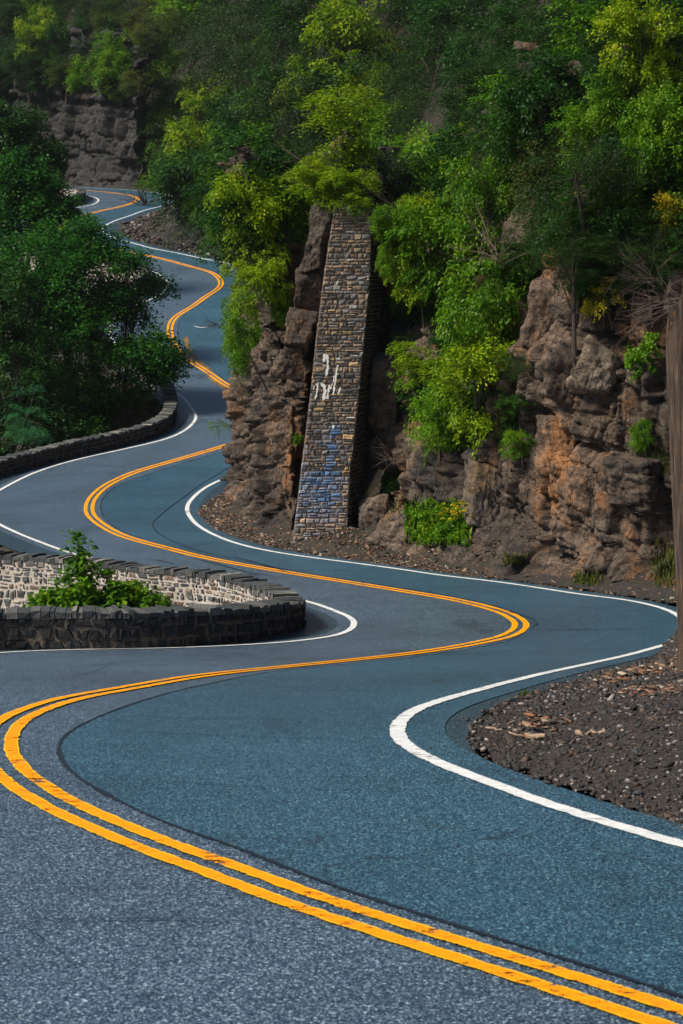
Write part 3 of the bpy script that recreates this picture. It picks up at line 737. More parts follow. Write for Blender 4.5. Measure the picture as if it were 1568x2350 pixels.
# rocks of the middle and far distance follow the pavement's edge
def along(i0, i1, off):
    d0 = ((er - ground(i0[0]*KS, i0[1]*KS))**2).sum(1).argmin(); d1 = ((er - ground(i1[0]*KS, i1[1]*KS))**2).sum(1).argmin()
    q = er[min(d0, d1):max(d0, d1)]; n = -normals2(smooth(q, 10))
    return (smooth(q, 30) + n*off)[::-1]
def cliff_world(name, label, cat, q, *a, **k):
    global ground
    g0 = ground; 
    try:
        ground = lambda x, y: np.array([x, y]); return cliff(name, label, cat, [tuple(v) for v in q[::4]], *a, **k)
    finally: ground = g0
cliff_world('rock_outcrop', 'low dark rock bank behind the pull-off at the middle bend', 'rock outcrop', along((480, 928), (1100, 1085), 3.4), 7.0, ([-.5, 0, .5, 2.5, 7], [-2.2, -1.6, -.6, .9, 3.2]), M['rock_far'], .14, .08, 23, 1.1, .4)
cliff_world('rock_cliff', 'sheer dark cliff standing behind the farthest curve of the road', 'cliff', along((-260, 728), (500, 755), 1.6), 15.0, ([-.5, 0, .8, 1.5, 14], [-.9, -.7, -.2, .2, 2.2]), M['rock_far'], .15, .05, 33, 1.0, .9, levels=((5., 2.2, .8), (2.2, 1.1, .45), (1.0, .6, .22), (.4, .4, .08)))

def boulder(px, py, wpx, hpx, label, m, seed, depth=None, dy=.2, rot=0, sq=.35, flat=None, name='boulder', group=None):
    o_, d_ = Vector((0, 0, ZC)), Vector(ray(px, py)).normalized()
    if depth is None:
        best = None
        for t in CLIFFS + [BVH_H]:
            h = t.ray_cast(o_, d_)
            if h[0] is not None and (best is None or h[3] < best[0]): best = (h[3], h[0])
        depth = best[1].y
    Yd = depth - dy; c = at_depth(px, py, Yd); k = 1/ppm(Yd)
    import bmesh
    bm = bmesh.new(); bmesh.ops.create_icosphere(bm, subdivisions=5, radius=1.0)
    V = np.array([v.co[:] for v in bm.verts]); F = np.array([[v.index for v in f.verts] for f in bm.faces]); bm.free()
    r = np.random.default_rng(seed)
    nrm = r.normal(size=(11, 3)); nrm[:6] = [(1, 0, 0), (-1, 0, 0), (0, 1, 0), (0, -1, 0), (0, 0, 1), (0, 0, -1)]; nrm += r.normal(size=nrm.shape)*.16
    nrm /= np.linalg.norm(nrm, axis=1, keepdims=True); ds = np.concatenate([r.uniform(.62, .74, 6), r.uniform(.8, .95, 5)])
    t = 1.0/np.maximum((V @ nrm.T)/ds, 1e-3).max(1); t = 1/((1/t)); V = V*np.minimum(t, 1.3)[:, None]
    V = V/np.abs(V).max(0)
    f = fbm(V[:, 0]*2.2+seed, V[:, 1]*2.2, V[:, 2]*2.6, o=5, seed=seed)*.055; V = V*(1+f[:, None])
    lay = blocks(V[:, 0]*1.5+seed, V[:, 2]*1.5, .2, seed, ((.55, .8, .085), (.22, .4, .045), (.09, .2, .018))); V[:, :2] *= (1+lay[:, None])
    V = V*[wpx*k/2, max(wpx, hpx*.6)*k/2*.8, hpx*k/2]
    ca, sa = math.cos(rot), math.sin(rot); V = np.column_stack([V[:, 0]*ca + V[:, 2]*sa, V[:, 1], -V[:, 0]*sa + V[:, 2]*ca])
    o = mesh_obj(name, V, F, m); o.location = tuple(map(float, c)); tag(o, label, 'boulder', group); return o
boulder(864, 1196, 84, 132, 'squared brown boulder directly right of the stone pier foot', M['boulder'], 3, depth=YB+.7)
for x_, y_, w_x, h_x, l_, s_ in [(738, 510, 64, 90, 'topmost', 51), (722, 585, 72, 100, 'second from the top', 52), (706, 668, 76, 110, 'third from the top', 53), (690, 752, 80, 110, 'fourth from the top', 54), (662, 835, 90, 90, 'lowest', 55)]:
    boulder(x_, y_, w_x, h_x, l_ + ' brown fractured rock stacked against the left edge of the pier', M['rock'], s_, depth=YB+1.3, rot=.2, group='rock blocks left of the pier')
boulder(915, 1202, 44, 105, 'narrow grey boulder standing right of the squared brown one', M['boulder'], 6, depth=YB+1.2)
boulder(884, 900, 96, 250, 'smooth rounded slab of rock halfway up beside the pier', M['boulder'], 9, rot=.06, depth=YB+2.3)
boulder(915, 1010, 140, 130, 'rusty orange-stained rock shelf right of the pier', M['boulder'], 10, depth=YB+2.8)
slab = boulder(1112, 1130, 92, 170, 'pale upright slab of rock with black scrawl at the foot of the cliff', M['pale_rock'], 12, rot=.05)
sv = [v.co + slab.location for v in slab.data.vertices]; sb_ = BVHTree.FromPolygons(sv, [tuple(p.vertices) for p in slab.data.polygons])
mb = MB()
for st__ in [[(1099, 1116), (1106, 1134), (1108, 1140)], [(1116, 1114), (1110, 1132), (1106, 1150), (1105, 1164)], [(1134, 1126), (1126, 1126), (1120, 1138), (1121, 1152), (1128, 1162), (1136, 1158)]]:
    P_ = []
    for (x, y) in resample(np.array(st__, float), 2.0):
        d_ = Vector(ray(x, y)).normalized(); h_ = sb_.ray_cast(Vector((0, 0, ZC)), d_)
        if h_[0] is not None: P_.append(np.array(h_[0][:]) - np.array(d_[:])*.012)
    if len(P_) > 2: mb.tube(np.array(P_) - np.array(slab.location[:]), .016, 5, (.012, .012, .014), cap=False)
if mb.V: mb.build('paint_scrawl', M['paint_drips'], slab)
boulder(1365, 850, 110, 145, 'pale rounded rock bulging from the upper right cliff', M['pale_rock'], 15, rot=.35)
boulder(1255, 730, 110, 230, 'tall grey layered block standing high on the right cliff', M['rock'], 17, rot=.25)
boulder(1300, 870, 120, 170, 'brown ochre block under the tall grey one', M['rock'], 18, rot=.3)
boulder(1450, 1100, 150, 110, 'broad squared block in the middle of the right cliff', M['rock'], 19)
boulder(925, 250, 72, 95, 'grey block high under the hemlock branches', M['boulder'], 20)
boulder(1285, 1010, 130, 150, 'dark fractured block above the pale slab', M['rock'], 22)

# ------------------------------------------------------------------ foliage
def leaf_mesh(name, m, cen, outd, n_leaf, size, spread, droop, aspect=.5, seed=0, jn=.55, parent=None, flat=.22):
    r = np.random.default_rng(seed); K = len(cen)
    c = np.repeat(cen, n_leaf, 0); o = np.repeat(outd, n_leaf, 0); n = len(c)
    side = np.cross(o, [0, 0, 1.0]); side /= np.maximum(np.linalg.norm(side, axis=1, keepdims=True), 1e-6)
    a = r.uniform(-.75, 1.0, n); b = r.normal(0, .42, n)*(1.1 - .5*np.abs(a)); h = r.normal(0, flat, n)
    sp = np.repeat(r.uniform(.7, 1.3, K)*spread, n_leaf)
    P = c + (o*a[:, None] + side*b[:, None])*sp[:, None] + np.column_stack([0*a, 0*a, h*sp - droop*sp*np.maximum(a, 0)**2])
    ang = r.normal(0, .9, n); dirv = o*np.cos(ang)[:, None] + side*np.sin(ang)[:, None]; dirv[:, 2] -= r.uniform(.1, .8, n)
    dirv /= np.linalg.norm(dirv, axis=1, keepdims=True)
    up = np.array([0, 0, 1.0]) + r.normal(0, jn, (n, 3)); w_ = np.cross(dirv, up); w_ /= np.maximum(np.linalg.norm(w_, axis=1, keepdims=True), 1e-6)
    s = size*r.uniform(.6, 1.25, n)[:, None]
    V = np.stack([P, P + dirv*s*.45 + w_*s*aspect*.5, P + dirv*s, P + dirv*s*.45 - w_*s*aspect*.5], 1).reshape(-1, 3)
    F = np.arange(n*4).reshape(n, 4)
    v = np.clip(np.repeat(r.uniform(.1, .9, K), n_leaf)*.5 + r.random(n)*.5, 0, 1)
    return mesh_obj(name, V, F, m, parent, {'v': ('FACE', v)})
def spray_points(lobes, n, seed, inner=.45):
    r = np.random.default_rng(seed); out = []
    vol = np.array([l[3]*l[4]*l[5] for l in lobes])**.7; vol = vol/vol.sum() + .5/len(vol); vol /= vol.sum()
    while len(out) < n:
        l = lobes[r.choice(len(lobes), p=vol)]; d = r.normal(size=3); d /= np.linalg.norm(d)
        rad = r.uniform(inner, 1.12)**.6
        p = np.array(l[:3]) + d*rad*np.array(l[3:6])
        if r.random() < .85 and vn(p[0]*.8+seed, p[1]*.8, p[2]*.9, 5) < -.28: continue
        oo = d*np.array([1, 1, .25]) + r.normal(0, .25, 3)*[1, 1, .3]; out.append((p, oo/np.linalg.norm(oo)))
    return np.array([a for a, b in out]), np.array([b for a, b in out])
CROWN = {}
def crown_variant(key, m, lobes, ns, nl, size, spread, droop, aspect=.5, seed=0, **k):
    c, o = spray_points(lobes, ns, seed, k.pop('inner', .45))
    ob = leaf_mesh('crown', M[m], c, o, nl, size, spread, droop, aspect, seed, **k)
    COL.objects.unlink(ob); CROWN[key] = (ob.data, c)
def lob(n, R, seed, flat=.75):
    r = np.random.default_rng(seed); L_ = [(0, 0, 0, R*.62, R*.62, R*.62*flat)]
    for i in range(n):
        a = r.uniform(0, 6.28); e = r.uniform(-.6, .8); q = R*.55
        L_.append((math.cos(a)*q*math.cos(e), math.sin(a)*q*math.cos(e), math.sin(e)*q*flat*1.25, R*r.uniform(.3, .45), R*r.uniform(.3, .45), R*r.uniform(.22, .34)*flat*1.2))
    return L_
for i in range(3):
    crown_variant(f'bright{i}', 'leaf_bright', lob(7, 2.0, 100+i, 1.0), 115, 75, .145, .42, .5, .5, 100+i)
    crown_variant(f'mid{i}', 'leaf_mid', lob(7, 2.0, 110+i, .95), 115, 75, .145, .45, .4, .5, 110+i)
    crown_variant(f'dark{i}', 'leaf_dark', lob(7, 2.2, 120+i, .95), 105, 75, .14, .48, .4, .55, 120+i)
    crown_variant(f'hemlock{i}', 'needle', lob(6, 2.3, 130+i, .8), 120, 130, .085, .62, .55, .28, 130+i, flat=.08)
crown_variant('yellow0', 'leaf_yellow', lob(5, 1.0, 140, .9), 34, 70, .10, .3, .4, .5, 140)
crown_variant('yellow1', 'leaf_yellow', lob(4, .8, 141, .9), 26, 60, .10, .28, .4, .5, 141)
crown_variant('olive0', 'leaf_olive', lob(6, 2.2, 142, .95), 100, 80, .13, .5, .4, .5, 142)
crown_variant('olive1', 'leaf_olive', lob(6, 2.2, 143, .95), 100, 80, .13, .5, .4, .5, 143)
crown_variant('vine0', 'leaf_mid', lob(4, 1.0, 150, 1.1), 40, 45, .15, .3, .5, .8, 150)
crown_variant('cascade0', 'leaf_bright', [(0, 0, 1.6, 1.1, .9, .7), (-.2, 0, .4, .9, .8, .9), (.25, 0, -.9, .7, .7, .9), (0, 0, -2.0, .45, .5, .8)], 120, 85, .115, .40, .9, .5, 151)
crown_variant('cascade1', 'leaf_bright', [(0, 0, 1.2, 1.0, .9, .6), (.5, 0, .2, .8, .8, .7), (-.3, 0, -.9, .6, .7, .8)], 95, 85, .115, .40, .9, .5, 152)
crown_variant('red0', 'red_leaf', lob(2, .5, 160, .6), 8, 22, .10, .25, .3, .4, 160)

def cast(px, py):
    o_, d_ = Vector((0, 0, ZC)), Vector(ray(px, py)).normalized(); best = None
    for t in CLIFFS + [BVH_H]:
        h = t.ray_cast(o_, d_)
        if h[0] is not None and (best is None or h[3] < best[0]): best = (h[3], h[0])
    return best[1] if best else None
def nearest(p):
    b = min((t.find_nearest(Vector(p)) for t in [BVH_H] + CLIFFS), key=lambda h: h[3]); return np.array(b[0][:])
def limb_set(mb, base, pts, rt, rs, nb):
    base = np.array(base, float); c = pts.mean(0)
    mid = base*.45 + c*.55 + rs.normal(0, .12, 3)*np.linalg.norm(c-base)*.5; mid[:2] = base[:2]*.6 + c[:2]*.4
    P = resample(np.array([base, mid, c + [0, 0, .3]]), .25); k = len(P)
    mb.tube(P, np.linspace(rt, rt*.35, k), 7)
    sel = rs.choice(len(pts), min(nb, len(pts)), replace=False)
    for i in sel:
        j = int(rs.integers(int(k*.35), max(int(k*.35)+1, k-1))); a = P[j]; b = pts[i]
        m_ = (a+b)/2 + [0, 0, .12*np.linalg.norm(b-a)] + rs.normal(0, .06, 3)
        Q = resample(np.array([a, m_, b]), .22); mb.tube(Q, np.linspace(rt*.32, .008, len(Q)), 4, cap=False)
GROUPN = {}
def tree(px, py, wpx, key, label, name='broadleaf_tree', cat='tree', group=None, fwd=.95, hpx=None, Yd=None, nb=10, rt=None, base=None, sd_=None):
    """crown centred at a frame pixel, wpx wide, standing off the slope behind it; its stem grows from the slope"""
    me, pts = CROWN[key]
    hit = cast(px, py)
    if Yd is None:
        if hit is None: return None
        Yd = hit.y
        for _ in range(2): Rm = wpx/ppm(Yd)/2; Yd = hit.y - Rm*fwd
    Rm = wpx/ppm(Yd)/2; c = at_depth(px, py, Yd)
    ext = np.abs(pts[:, 0]).max() + .25; sc = Rm/ext; szz = sc if hpx is None else hpx/ppm(Yd)/2/(np.abs(pts[:, 2]).max() + .2)
    if base is None: base = nearest(c - [0, 0, Rm*1.1])
    base = np.array(base)
    root = empty(name, tuple(map(float, base))); tag(root, label, cat, group)
    rs = np.random.default_rng(int(px*7+py*13) % 99991 if sd_ is None else sd_)
    rz = rs.uniform(0, 6.28) if 'cascade' not in key else rs.uniform(-.4, .4)
    cr = bpy.data.objects.new('crown', me); COL.objects.link(cr); cr.parent = root
    cr.location = tuple(map(float, c - base)); cr.rotation_euler = (0, 0, float(rz)); cr.scale = (float(sc), float(sc), float(szz))
    R = np.array([[math.cos(rz), -math.sin(rz), 0], [math.sin(rz), math.cos(rz), 0], [0, 0, 1]])
    wp = (pts*[sc, sc, szz]) @ R.T + (c - base)
    mb = MB(); limb_set(mb, (0, 0, -.15), wp, rt or max(.035, .05*Rm), rs, nb)
    mb.build('trunk', M['bark'], root)
    return root

# --- trees one can tell apart, on the near slope
T = tree
G1 = 'leafy trees on the right slope'
for a in [
 (690, 225, 150, 'bright0', 'bright green tree high left of the long cascade of leaves', 210),
 (795, 130, 250, 'bright2', 'yellow green leafy tree at the top, hanging left of the dark hemlock', 300),
 (790, 330, 190, 'cascade0', 'long cascade of yellow green leaves ending above the stone pier', 330),
 (745, 420, 130, 'cascade1', 'small bright leafy tree with yellow tips right above the stone pier', 150),
 (990, 390, 230, 'mid0', 'mid green leafy tree on the ledges between the hemlock and the pier', 230),
 (905, 560, 130, 'bright1', 'bright leafy branches reaching left over the top of the stone pier', 230),
 (1000, 570, 220, 'mid1', 'leafy tree with arching sprays right of the pier top', 220),
 (1115, 480, 210, 'mid2', 'thin stemmed green tree in the centre of the right slope', 260),
 (1090, 680, 230, 'mid0', 'loose green tree standing above the yellow green bush', 260),
 (950, 700, 110, 'bright1', 'small leafy branch leaning out below the pier top', 110),
 (970, 850, 170, 'bright0', 'leafy bush hanging beside the rounded slab of rock', 140),
 (1100, 900, 250, 'bright2', 'rounded bright green bush over the pale upright slab', 260),
 (1010, 950, 210, 'mid2', 'dark green bush between the pier and the rounded bright bush', 190),
 (1190, 1020, 90, 'mid1', 'small green shrub at the right of the pale slab', 70),
 (560, 480, 190, 'bright1', 'brightest yellow green tree hanging over the far bend', 220),
 (600, 640, 140, 'bright0', 'leafy tree leaning over the road left of the rock spur', 170),
 (570, 760, 120, 'mid0', 'bush growing from the back of the rock spur over the road', 190),
 (655, 700, 70, 'mid1', 'leaves hanging on the rock spur left of the pier', 90),
 (440, 380, 150, 'bright2', 'bright green tree left of the dark evergreen, over the far road', 230),
 (400, 250, 140, 'mid0', 'green tree at the left edge of the near slope, above the far cliff', 200),
 (395, 400, 110, 'mid1', 'low green tree above the far pull-off', 160),
 (480, 250, 150, 'bright0', 'lime green tree crown in the upper left of the slope', 170),
 (640, 100, 120, 'bright1', 'small bright crown left of the top yellow green tree', 150),
 (850, 240, 120, 'bright2', 'bright leaves right of the long cascade', 200),
 (530, 560, 110, 'bright2', 'hanging yellow green leaves closest to the far bend', 150),
 (380, 330, 110, 'bright1', 'yellow green crown at the left rim of the near slope', 190),
 (470, 460, 110, 'mid2', 'green tree left of the brightest hanging tree', 170),
 (930, 480, 130, 'bright0', 'bright spray of leaves above the pier top', 120),
 (1060, 350, 130, 'bright1', 'sunlit small tree under the dark blue green one', 150),
 (1530, 200, 110, 'bright0', 'bright leaves cut by the right edge of the photo', 200),
 (1480, 110, 220, 'bright1', 'yellow green tree in the top right corner', 260),
 (1400, 230, 160, 'mid2', 'green tree under the top right corner tree', 170),
 (1500, 300, 170, 'mid1', 'green sumac like tree at the right edge of the slope', 220),
 (1480, 830, 100, 'vine0', 'round leaved vine hanging on the cliff left of the wooden post', 140),
 (1470, 1000, 80, 'mid2', 'small fern like shrub on the cliff beside the wooden post', 80),
]: T(a[0], a[1], a[2], a[3], a[4], group=G1, hpx=a[5])
for a in [
 (893, 505, 100, 'mid0', 'green leaves spilling over the right edge of the pier top', 90, YB+.1),
 (925, 560, 110, 'bright1', 'layered bright leaves beside the upper right of the pier', 100, YB+.8),
 (885, 600, 60, 'mid2', 'leafy twig drooping over the right side of the pier', 80, YB+.4),
 (990, 500, 150, 'bright2', 'wide bright bough reaching towards the pier top', 120, YB+1.4),
 (800, 440, 150, 'bright2', 'yellow green leaves resting on the pier top', 110, YB+.8),
 (705, 410, 130, 'bright0', 'yellow green leaves hiding the rock left of the pier top', 110, YB+1.6),
 (940, 640, 120, 'bright0', 'arching leafy sprays right of the pier', 170, YB+.8),
 (585, 510, 170, 'bright1', 'dense bright foliage over the top of the rock spur', 220, YB+6),
 (560, 660, 110, 'bright2', 'bright leafy bough hanging in front of the road above the rock spur', 170, YB+6),
 (545, 790, 90, 'mid2', 'lowest leafy bough hanging beside the rock spur', 150, YB+5),
]: T(a[0], a[1], a[2], a[3], a[4], group=G1, hpx=a[5], Yd=a[6])
for a in [
 (1170, 820, 100, 'yellow0', 'yellow orange leafed branch on top of the rounded bright bush', 70),
 (1385, 690, 100, 'yellow1', 'sparse yellow leaved shrub on the cliff near the wooden post', 130),
 (1545, 480, 90, 'yellow0', 'orange yellow shrub at the right edge of the photo', 110),
 (1175, 720, 90, 'yellow1', 'sparse yellowing bush left of the tall grey block', 120),
]: T(a[0], a[1], a[2], a[3], a[4], 'yellow_shrub', 'shrub', 'yellow leaved shrubs on the cliff', hpx=a[5], nb=6)
for a in [
 (1010, 130, 330, 'hemlock0', 'dark hemlock with drooping sprays at the top centre', 250),
 (620, 330, 260, 'hemlock1', 'large dark evergreen in the middle of the slope', 420),
 (560, 150, 240, 'hemlock2', 'dark evergreen behind the lime green crown', 260),
 (520, 60, 240, 'hemlock0', 'nearly black evergreen at the top left of the slope', 220),
 (655, 190, 150, 'hemlock2', 'nearly black evergreen left of the yellow green cascade', 260),
 (680, 350, 110, 'hemlock0', 'shaded evergreen boughs left of the pier top', 170),
 (1230, 90, 260, 'hemlock0', 'nearly black evergreen at the top right of centre', 220),
 (1180, 330, 190, 'hemlock2', 'shaded evergreen above the centre of the slope', 190),
 (1410, 390, 190, 'hemlock0', 'shaded evergreen near the right edge of the slope', 170),
 (1330, 440, 300, 'hemlock1', 'shaded evergreen over the right cliff', 300),
 (1330, 590, 260, 'hemlock2', 'low dark evergreen boughs resting on the tall grey block', 130),
 (1480, 600, 160, 'hemlock0', 'dark evergreen boughs beside the top of the wooden post', 150),
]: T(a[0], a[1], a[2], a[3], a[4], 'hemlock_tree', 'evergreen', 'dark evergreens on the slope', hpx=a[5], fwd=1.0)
for a in [
 (1120, 130, 260, 'dark0', 'dark blue green broadleaf tree right of the top hemlock', 230),
 (1090, 240, 150, 'dark1', 'hanging dark leafy bough above the grey ledge', 150),
 (1250, 250, 260, 'dark2', 'shaded leafy tree in the upper right of the slope', 240),
 (1250, 420, 200, 'olive0', 'olive green tree among the shaded trees on the right', 220),
]: T(a[0], a[1], a[2], a[3], a[4], group='shaded broadleaf trees on the slope', hpx=a[5])
for k, (x, y) in enumerate([(1180, 945), (1035, 668), (1120, 690), (955, 412), (1505, 395), (1440, 300), (1530, 560), (585, 660)]):
    T(x, y, 46, 'red0', 'small tuft of reddish leaves among the green foliage on the slope', 'red_leaf_tuft', 'shrub', 'reddish leaf tufts', hpx=36, nb=3, rt=.01)
# --- background fill of the wooded slopes
rf = np.random.default_rng(77)
placed = []
def fill(n, region, keys, size, label, group, name='broadleaf_tree', md=46, fwd=.35):
    k = 0; tries = 0; pl = placed
    while k < n and tries < n*30:
        tries += 1
        x, y = rf.uniform(region[0], region[2]), rf.uniform(region[1], region[3])
        if len(region) > 4 and not region[4](x, y): continue
        if any((x-a)**2 + (y-b)**2 < md*md for a, b in placed): continue
        h = cast(x, y)
        if h is None: continue
        placed.append((x, y)); k += 1
        T(x, y, rf.uniform(*size), keys[int(rf.integers(len(keys)))], label, name, 'tree', group, fwd=fwd, nb=5)
top = lambda x, y: y < np.interp(x, [330, 470, 700, 900, 1250, 1568], [330, 560, 420, 430, 560, 560])
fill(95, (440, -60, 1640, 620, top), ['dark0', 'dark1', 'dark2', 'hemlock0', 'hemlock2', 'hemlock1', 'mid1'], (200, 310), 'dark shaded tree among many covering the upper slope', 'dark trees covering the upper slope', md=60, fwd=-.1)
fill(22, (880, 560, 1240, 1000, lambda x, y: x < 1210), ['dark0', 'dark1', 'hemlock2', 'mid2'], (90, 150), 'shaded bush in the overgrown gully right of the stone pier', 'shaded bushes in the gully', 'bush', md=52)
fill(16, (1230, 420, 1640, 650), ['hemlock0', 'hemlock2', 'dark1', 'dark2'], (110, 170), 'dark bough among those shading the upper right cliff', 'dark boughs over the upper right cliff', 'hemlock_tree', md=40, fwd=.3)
farl = lambda x, y: y < np.interp(x, [0, 120, 330, 345], [200, 180, 190, 200])
fill(75, (-40, -60, 400, 230, farl), ['dark0', 'dark1', 'dark2', 'mid0', 'dark2', 'olive0', 'hemlock1', 'hemlock0', 'mid1'], (90, 140), 'distant tree on the wooded ridge above the far cliff', 'distant trees above the far cliff', md=26, fwd=.0)
fill(6, (330, 330, 560, 470), ['mid0', 'dark1', 'mid2'], (90, 130), 'tree filling the slope above the far bend', 'trees above the far bend', md=40)
T(80, 85, 105, 'bright0', 'pale bright green tree on the far ridge at the upper left', group='distant trees above the far cliff', hpx=140, Yd=None, fwd=.6)
T(150, 170, 110, 'olive0', 'olive shrub on the rim of the far cliff', group='distant trees above the far cliff', hpx=60, fwd=.6)

# --- valley trees on the left
def maple(px, py, Yd, lobes, key, m, ns, nl, size, spread, label, base_px, seed, stems=3, **k):
    R = 1/ppm(Yd)
    lb = [((x-px)*R, d, -(y-py)*R, rx*R, rx*R*.8, ry*R) for (x, y, rx, ry, d) in lobes]
    crown_variant(key, m, lb, ns, nl, size, spread, .35, .75, seed, **k)
    me, pts = CROWN[key]; c = at_depth(px, py, Yd)
    bz = float(terrain(np.array([[at_depth(base_px, py, Yd)[0], Yd]]))[0][0]); base = np.array([at_depth(base_px, py, Yd)[0], Yd, bz])
    root = empty('maple_tree', tuple(map(float, base))); tag(root, label, 'tree', 'leafy trees below the wall on the left')
    cr = bpy.data.objects.new('crown', me); COL.objects.link(cr); cr.parent = root; cr.location = tuple(map(float, c-base))
    wp = pts + (c - base); rs = np.random.default_rng(seed)
    mb = MB()
    for q in range(stems):
        sel = wp[rs.permutation(len(wp))[:len(wp)//stems]]; sel = sel[np.argsort(sel[:, 0])]
        lim = sel[int(len(sel)*q/stems):int(len(sel)*(q+1)/stems)]
        limb_set(mb, (rs.uniform(-.5, .5) + q*.5 - .5, rs.uniform(-.3, .3), -.3), lim, .17, rs, 26)
    mb.build('trunk', M['bark'], root); return root
maple(190, 720, 95, [(190, 640, 120, 90, 0), (250, 760, 110, 70, -.5), (340, 810, 75, 42, -1), (120, 800, 110, 90, 0), (260, 890, 75, 42, -.5), (170, 900, 90, 60, .3), (300, 680, 70, 38, .4), (340, 655, 42, 20, .5), (100, 600, 100, 80, .6), (215, 560, 60, 50, .3), (150, 960, 90, 50, 0), (60, 720, 90, 120, .5), (300, 610, 32, 26, 0), (370, 850, 46, 24, -1)],
      'bigmaple', 'leaf_maple', 1250, 80, .155, .80, 'large dark green maple like tree in front of the middle bend, on the left', 180, 201, 4, flat=.25)
maple(110, 480, 106, [(90, 500, 95, 75, 0), (50, 420, 80, 65, 0), (165, 530, 60, 45, -.4), (20, 520, 90, 90, 0), (90, 430, 40, 34, 0), (125, 485, 36, 36, 0)],
      'maple2', 'leaf_maple', 420, 80, .18, .7, 'rounded green tree whose top meets the far stone wall at the left', 80, 202, 2, flat=.25)
maple(50, 310, 128, [(30, 280, 60, 50, 0), (60, 355, 62, 55, 0), (100, 385, 32, 28, 0), (10, 350, 80, 90, 0), (105, 345, 26, 16, 0)],
      'maple3', 'leaf_dark', 320, 80, .22, .9, 'bluish green tree below the far cliff at the left edge', 30, 203, 2)
maple(20, 900, 90, [(10, 700, 80, 90, .5), (0, 830, 110, 80, 0), (60, 1000, 130, 70, 0), (180, 1010, 60, 50, 0), (-40, 960, 120, 80, 0), (110, 930, 80, 60, 1)],
      'maple4', 'leaf_dark', 560, 80, .16, .62, 'shaded undergrowth tree filling the corner behind the curved wall', 10, 204, 3)
def bough(px, py, wpx, hpx, Yd, key, label, base_px):
    return None
crown_variant('pinebough', 'pine', [(0, 0, 0, 1.5, .7, .28), (-.7, 0, .7, 1.0, .7, .3), (-.6, .2, -.7, 1.2, .7, .3)], 90, 150, .12, .42, .3, .12, 205, flat=.1)
T(45, 945, 170, 'pinebough', 'soft pine boughs at the left edge above the curved wall', 'pine_tree', 'tree', hpx=150, Yd=84, base=(at_depth(-40, 1100, 85)[0], 85, float(H(85))-9), nb=8)
boulder(305, 965, 170, 140, 'pale rock standing behind the curved wall, below the big leafy tree', M['boulder'], 41, depth=98, rot=.1)
# sapling rising between the two legs of the near wall
Ys = float(ground(300, 1405)[1]) + 3.6
maple(200, 1320, Ys, [(186, 1258, 24, 36, 0), (190, 1290, 34, 30, 0), (205, 1330, 48, 36, 0), (150, 1375, 58, 26, 0), (285, 1368, 34, 32, 0), (335, 1378, 30, 16, 0), (225, 1385, 70, 28, 0), (110, 1392, 30, 16, 0)],
      'sapling', 'leaf_mid', 330, 30, .15, .30, 'young sapling poking up between the two legs of the near wall', 205, 206, 2, flat=.2)
# branch reaching over the road from the spur
crown_variant('willow', 'leaf_mid', [(-.45, 0, .1, .5, .3, .25), (.1, 0, -.05, .5, .3, .2)], 26, 16, .11, .2, .4, .22, 207)
Yb = float(ground(560, 1100)[1]) + 1
T(508, 980, 78, 'willow', 'thin leafy branch reaching from the rock spur over the road', 'leafy_branch', 'branch', hpx=62, Yd=Yb, base=at_depth(566, 1004, Yb+.3), nb=10, rt=.018)
T(683, 1008, 30, 'vine0', 'tiny green tuft growing from the rock spur', 'green_tuft', 'shrub', hpx=34, nb=3, rt=.01, fwd=.4)
T(900, 1110, 70, 'dark1', 'dry dark shrub at the foot of the cliff right of the pier', 'bush', 'shrub', hpx=70, nb=12, fwd=.3)

# ------------------------------------------------------------------ wooden post at the right edge
Yp = float(ground(1600, 1585)[1]) + .35
gz = lambda x, y: float(terrain(np.array([[x, y]]))[0][0])
P0 = at_depth(1624, 1590, Yp); P0[2] = gz(P0[0], P0[1]) - .2
P1 = at_depth(1588, 640, Yp)
V = []; K = 96; NZ = 120; rs = np.random.default_rng(4); an = np.linspace(0, 2*math.pi, K, endpoint=False)
groove = sum(a*np.abs(np.sin(an*f + p)) for a, f, p in [(.022, 11, 1), (.014, 23, 2), (.009, 41, .3)])
for k in range(NZ):
    t = k/(NZ-1); c = P0 + (P1-P0)*t; rad = .34 - .035*t + .06*max(0, .12-t)/.12
    g = groove + .012*vn(an*9, t*7, seed=2)
    rr = rad*(1 - g) * (1 + .03*np.sin(an*3 + t*1.2))
    lim = P1[2] - (.85*np.clip((-np.cos(an)+.55), 0, 2)*.62 + .22*vn(an*7, 2.0, seed=8) + .20*vn(an*22, 2., seed=9))
    zz = P0[2] + (np.minimum(P1[2], lim) - P0[2])*t
    V.append(np.column_stack([c[0] + rr*np.cos(an), c[1] + rr*np.sin(an), zz]))
V = np.vstack(V); F = [(k*K+j, k*K+(j+1) % K, (k+1)*K+(j+1) % K, (k+1)*K+j) for k in range(NZ-1) for j in range(K)] + [tuple((NZ-1)*K+j for j in range(K))]
post = mesh_obj('wooden_post', V - P0, F, M['wood']); post.location = tuple(map(float, P0))
tag(post, 'weathered splintered wooden post with orange streaks at the right edge', 'post')
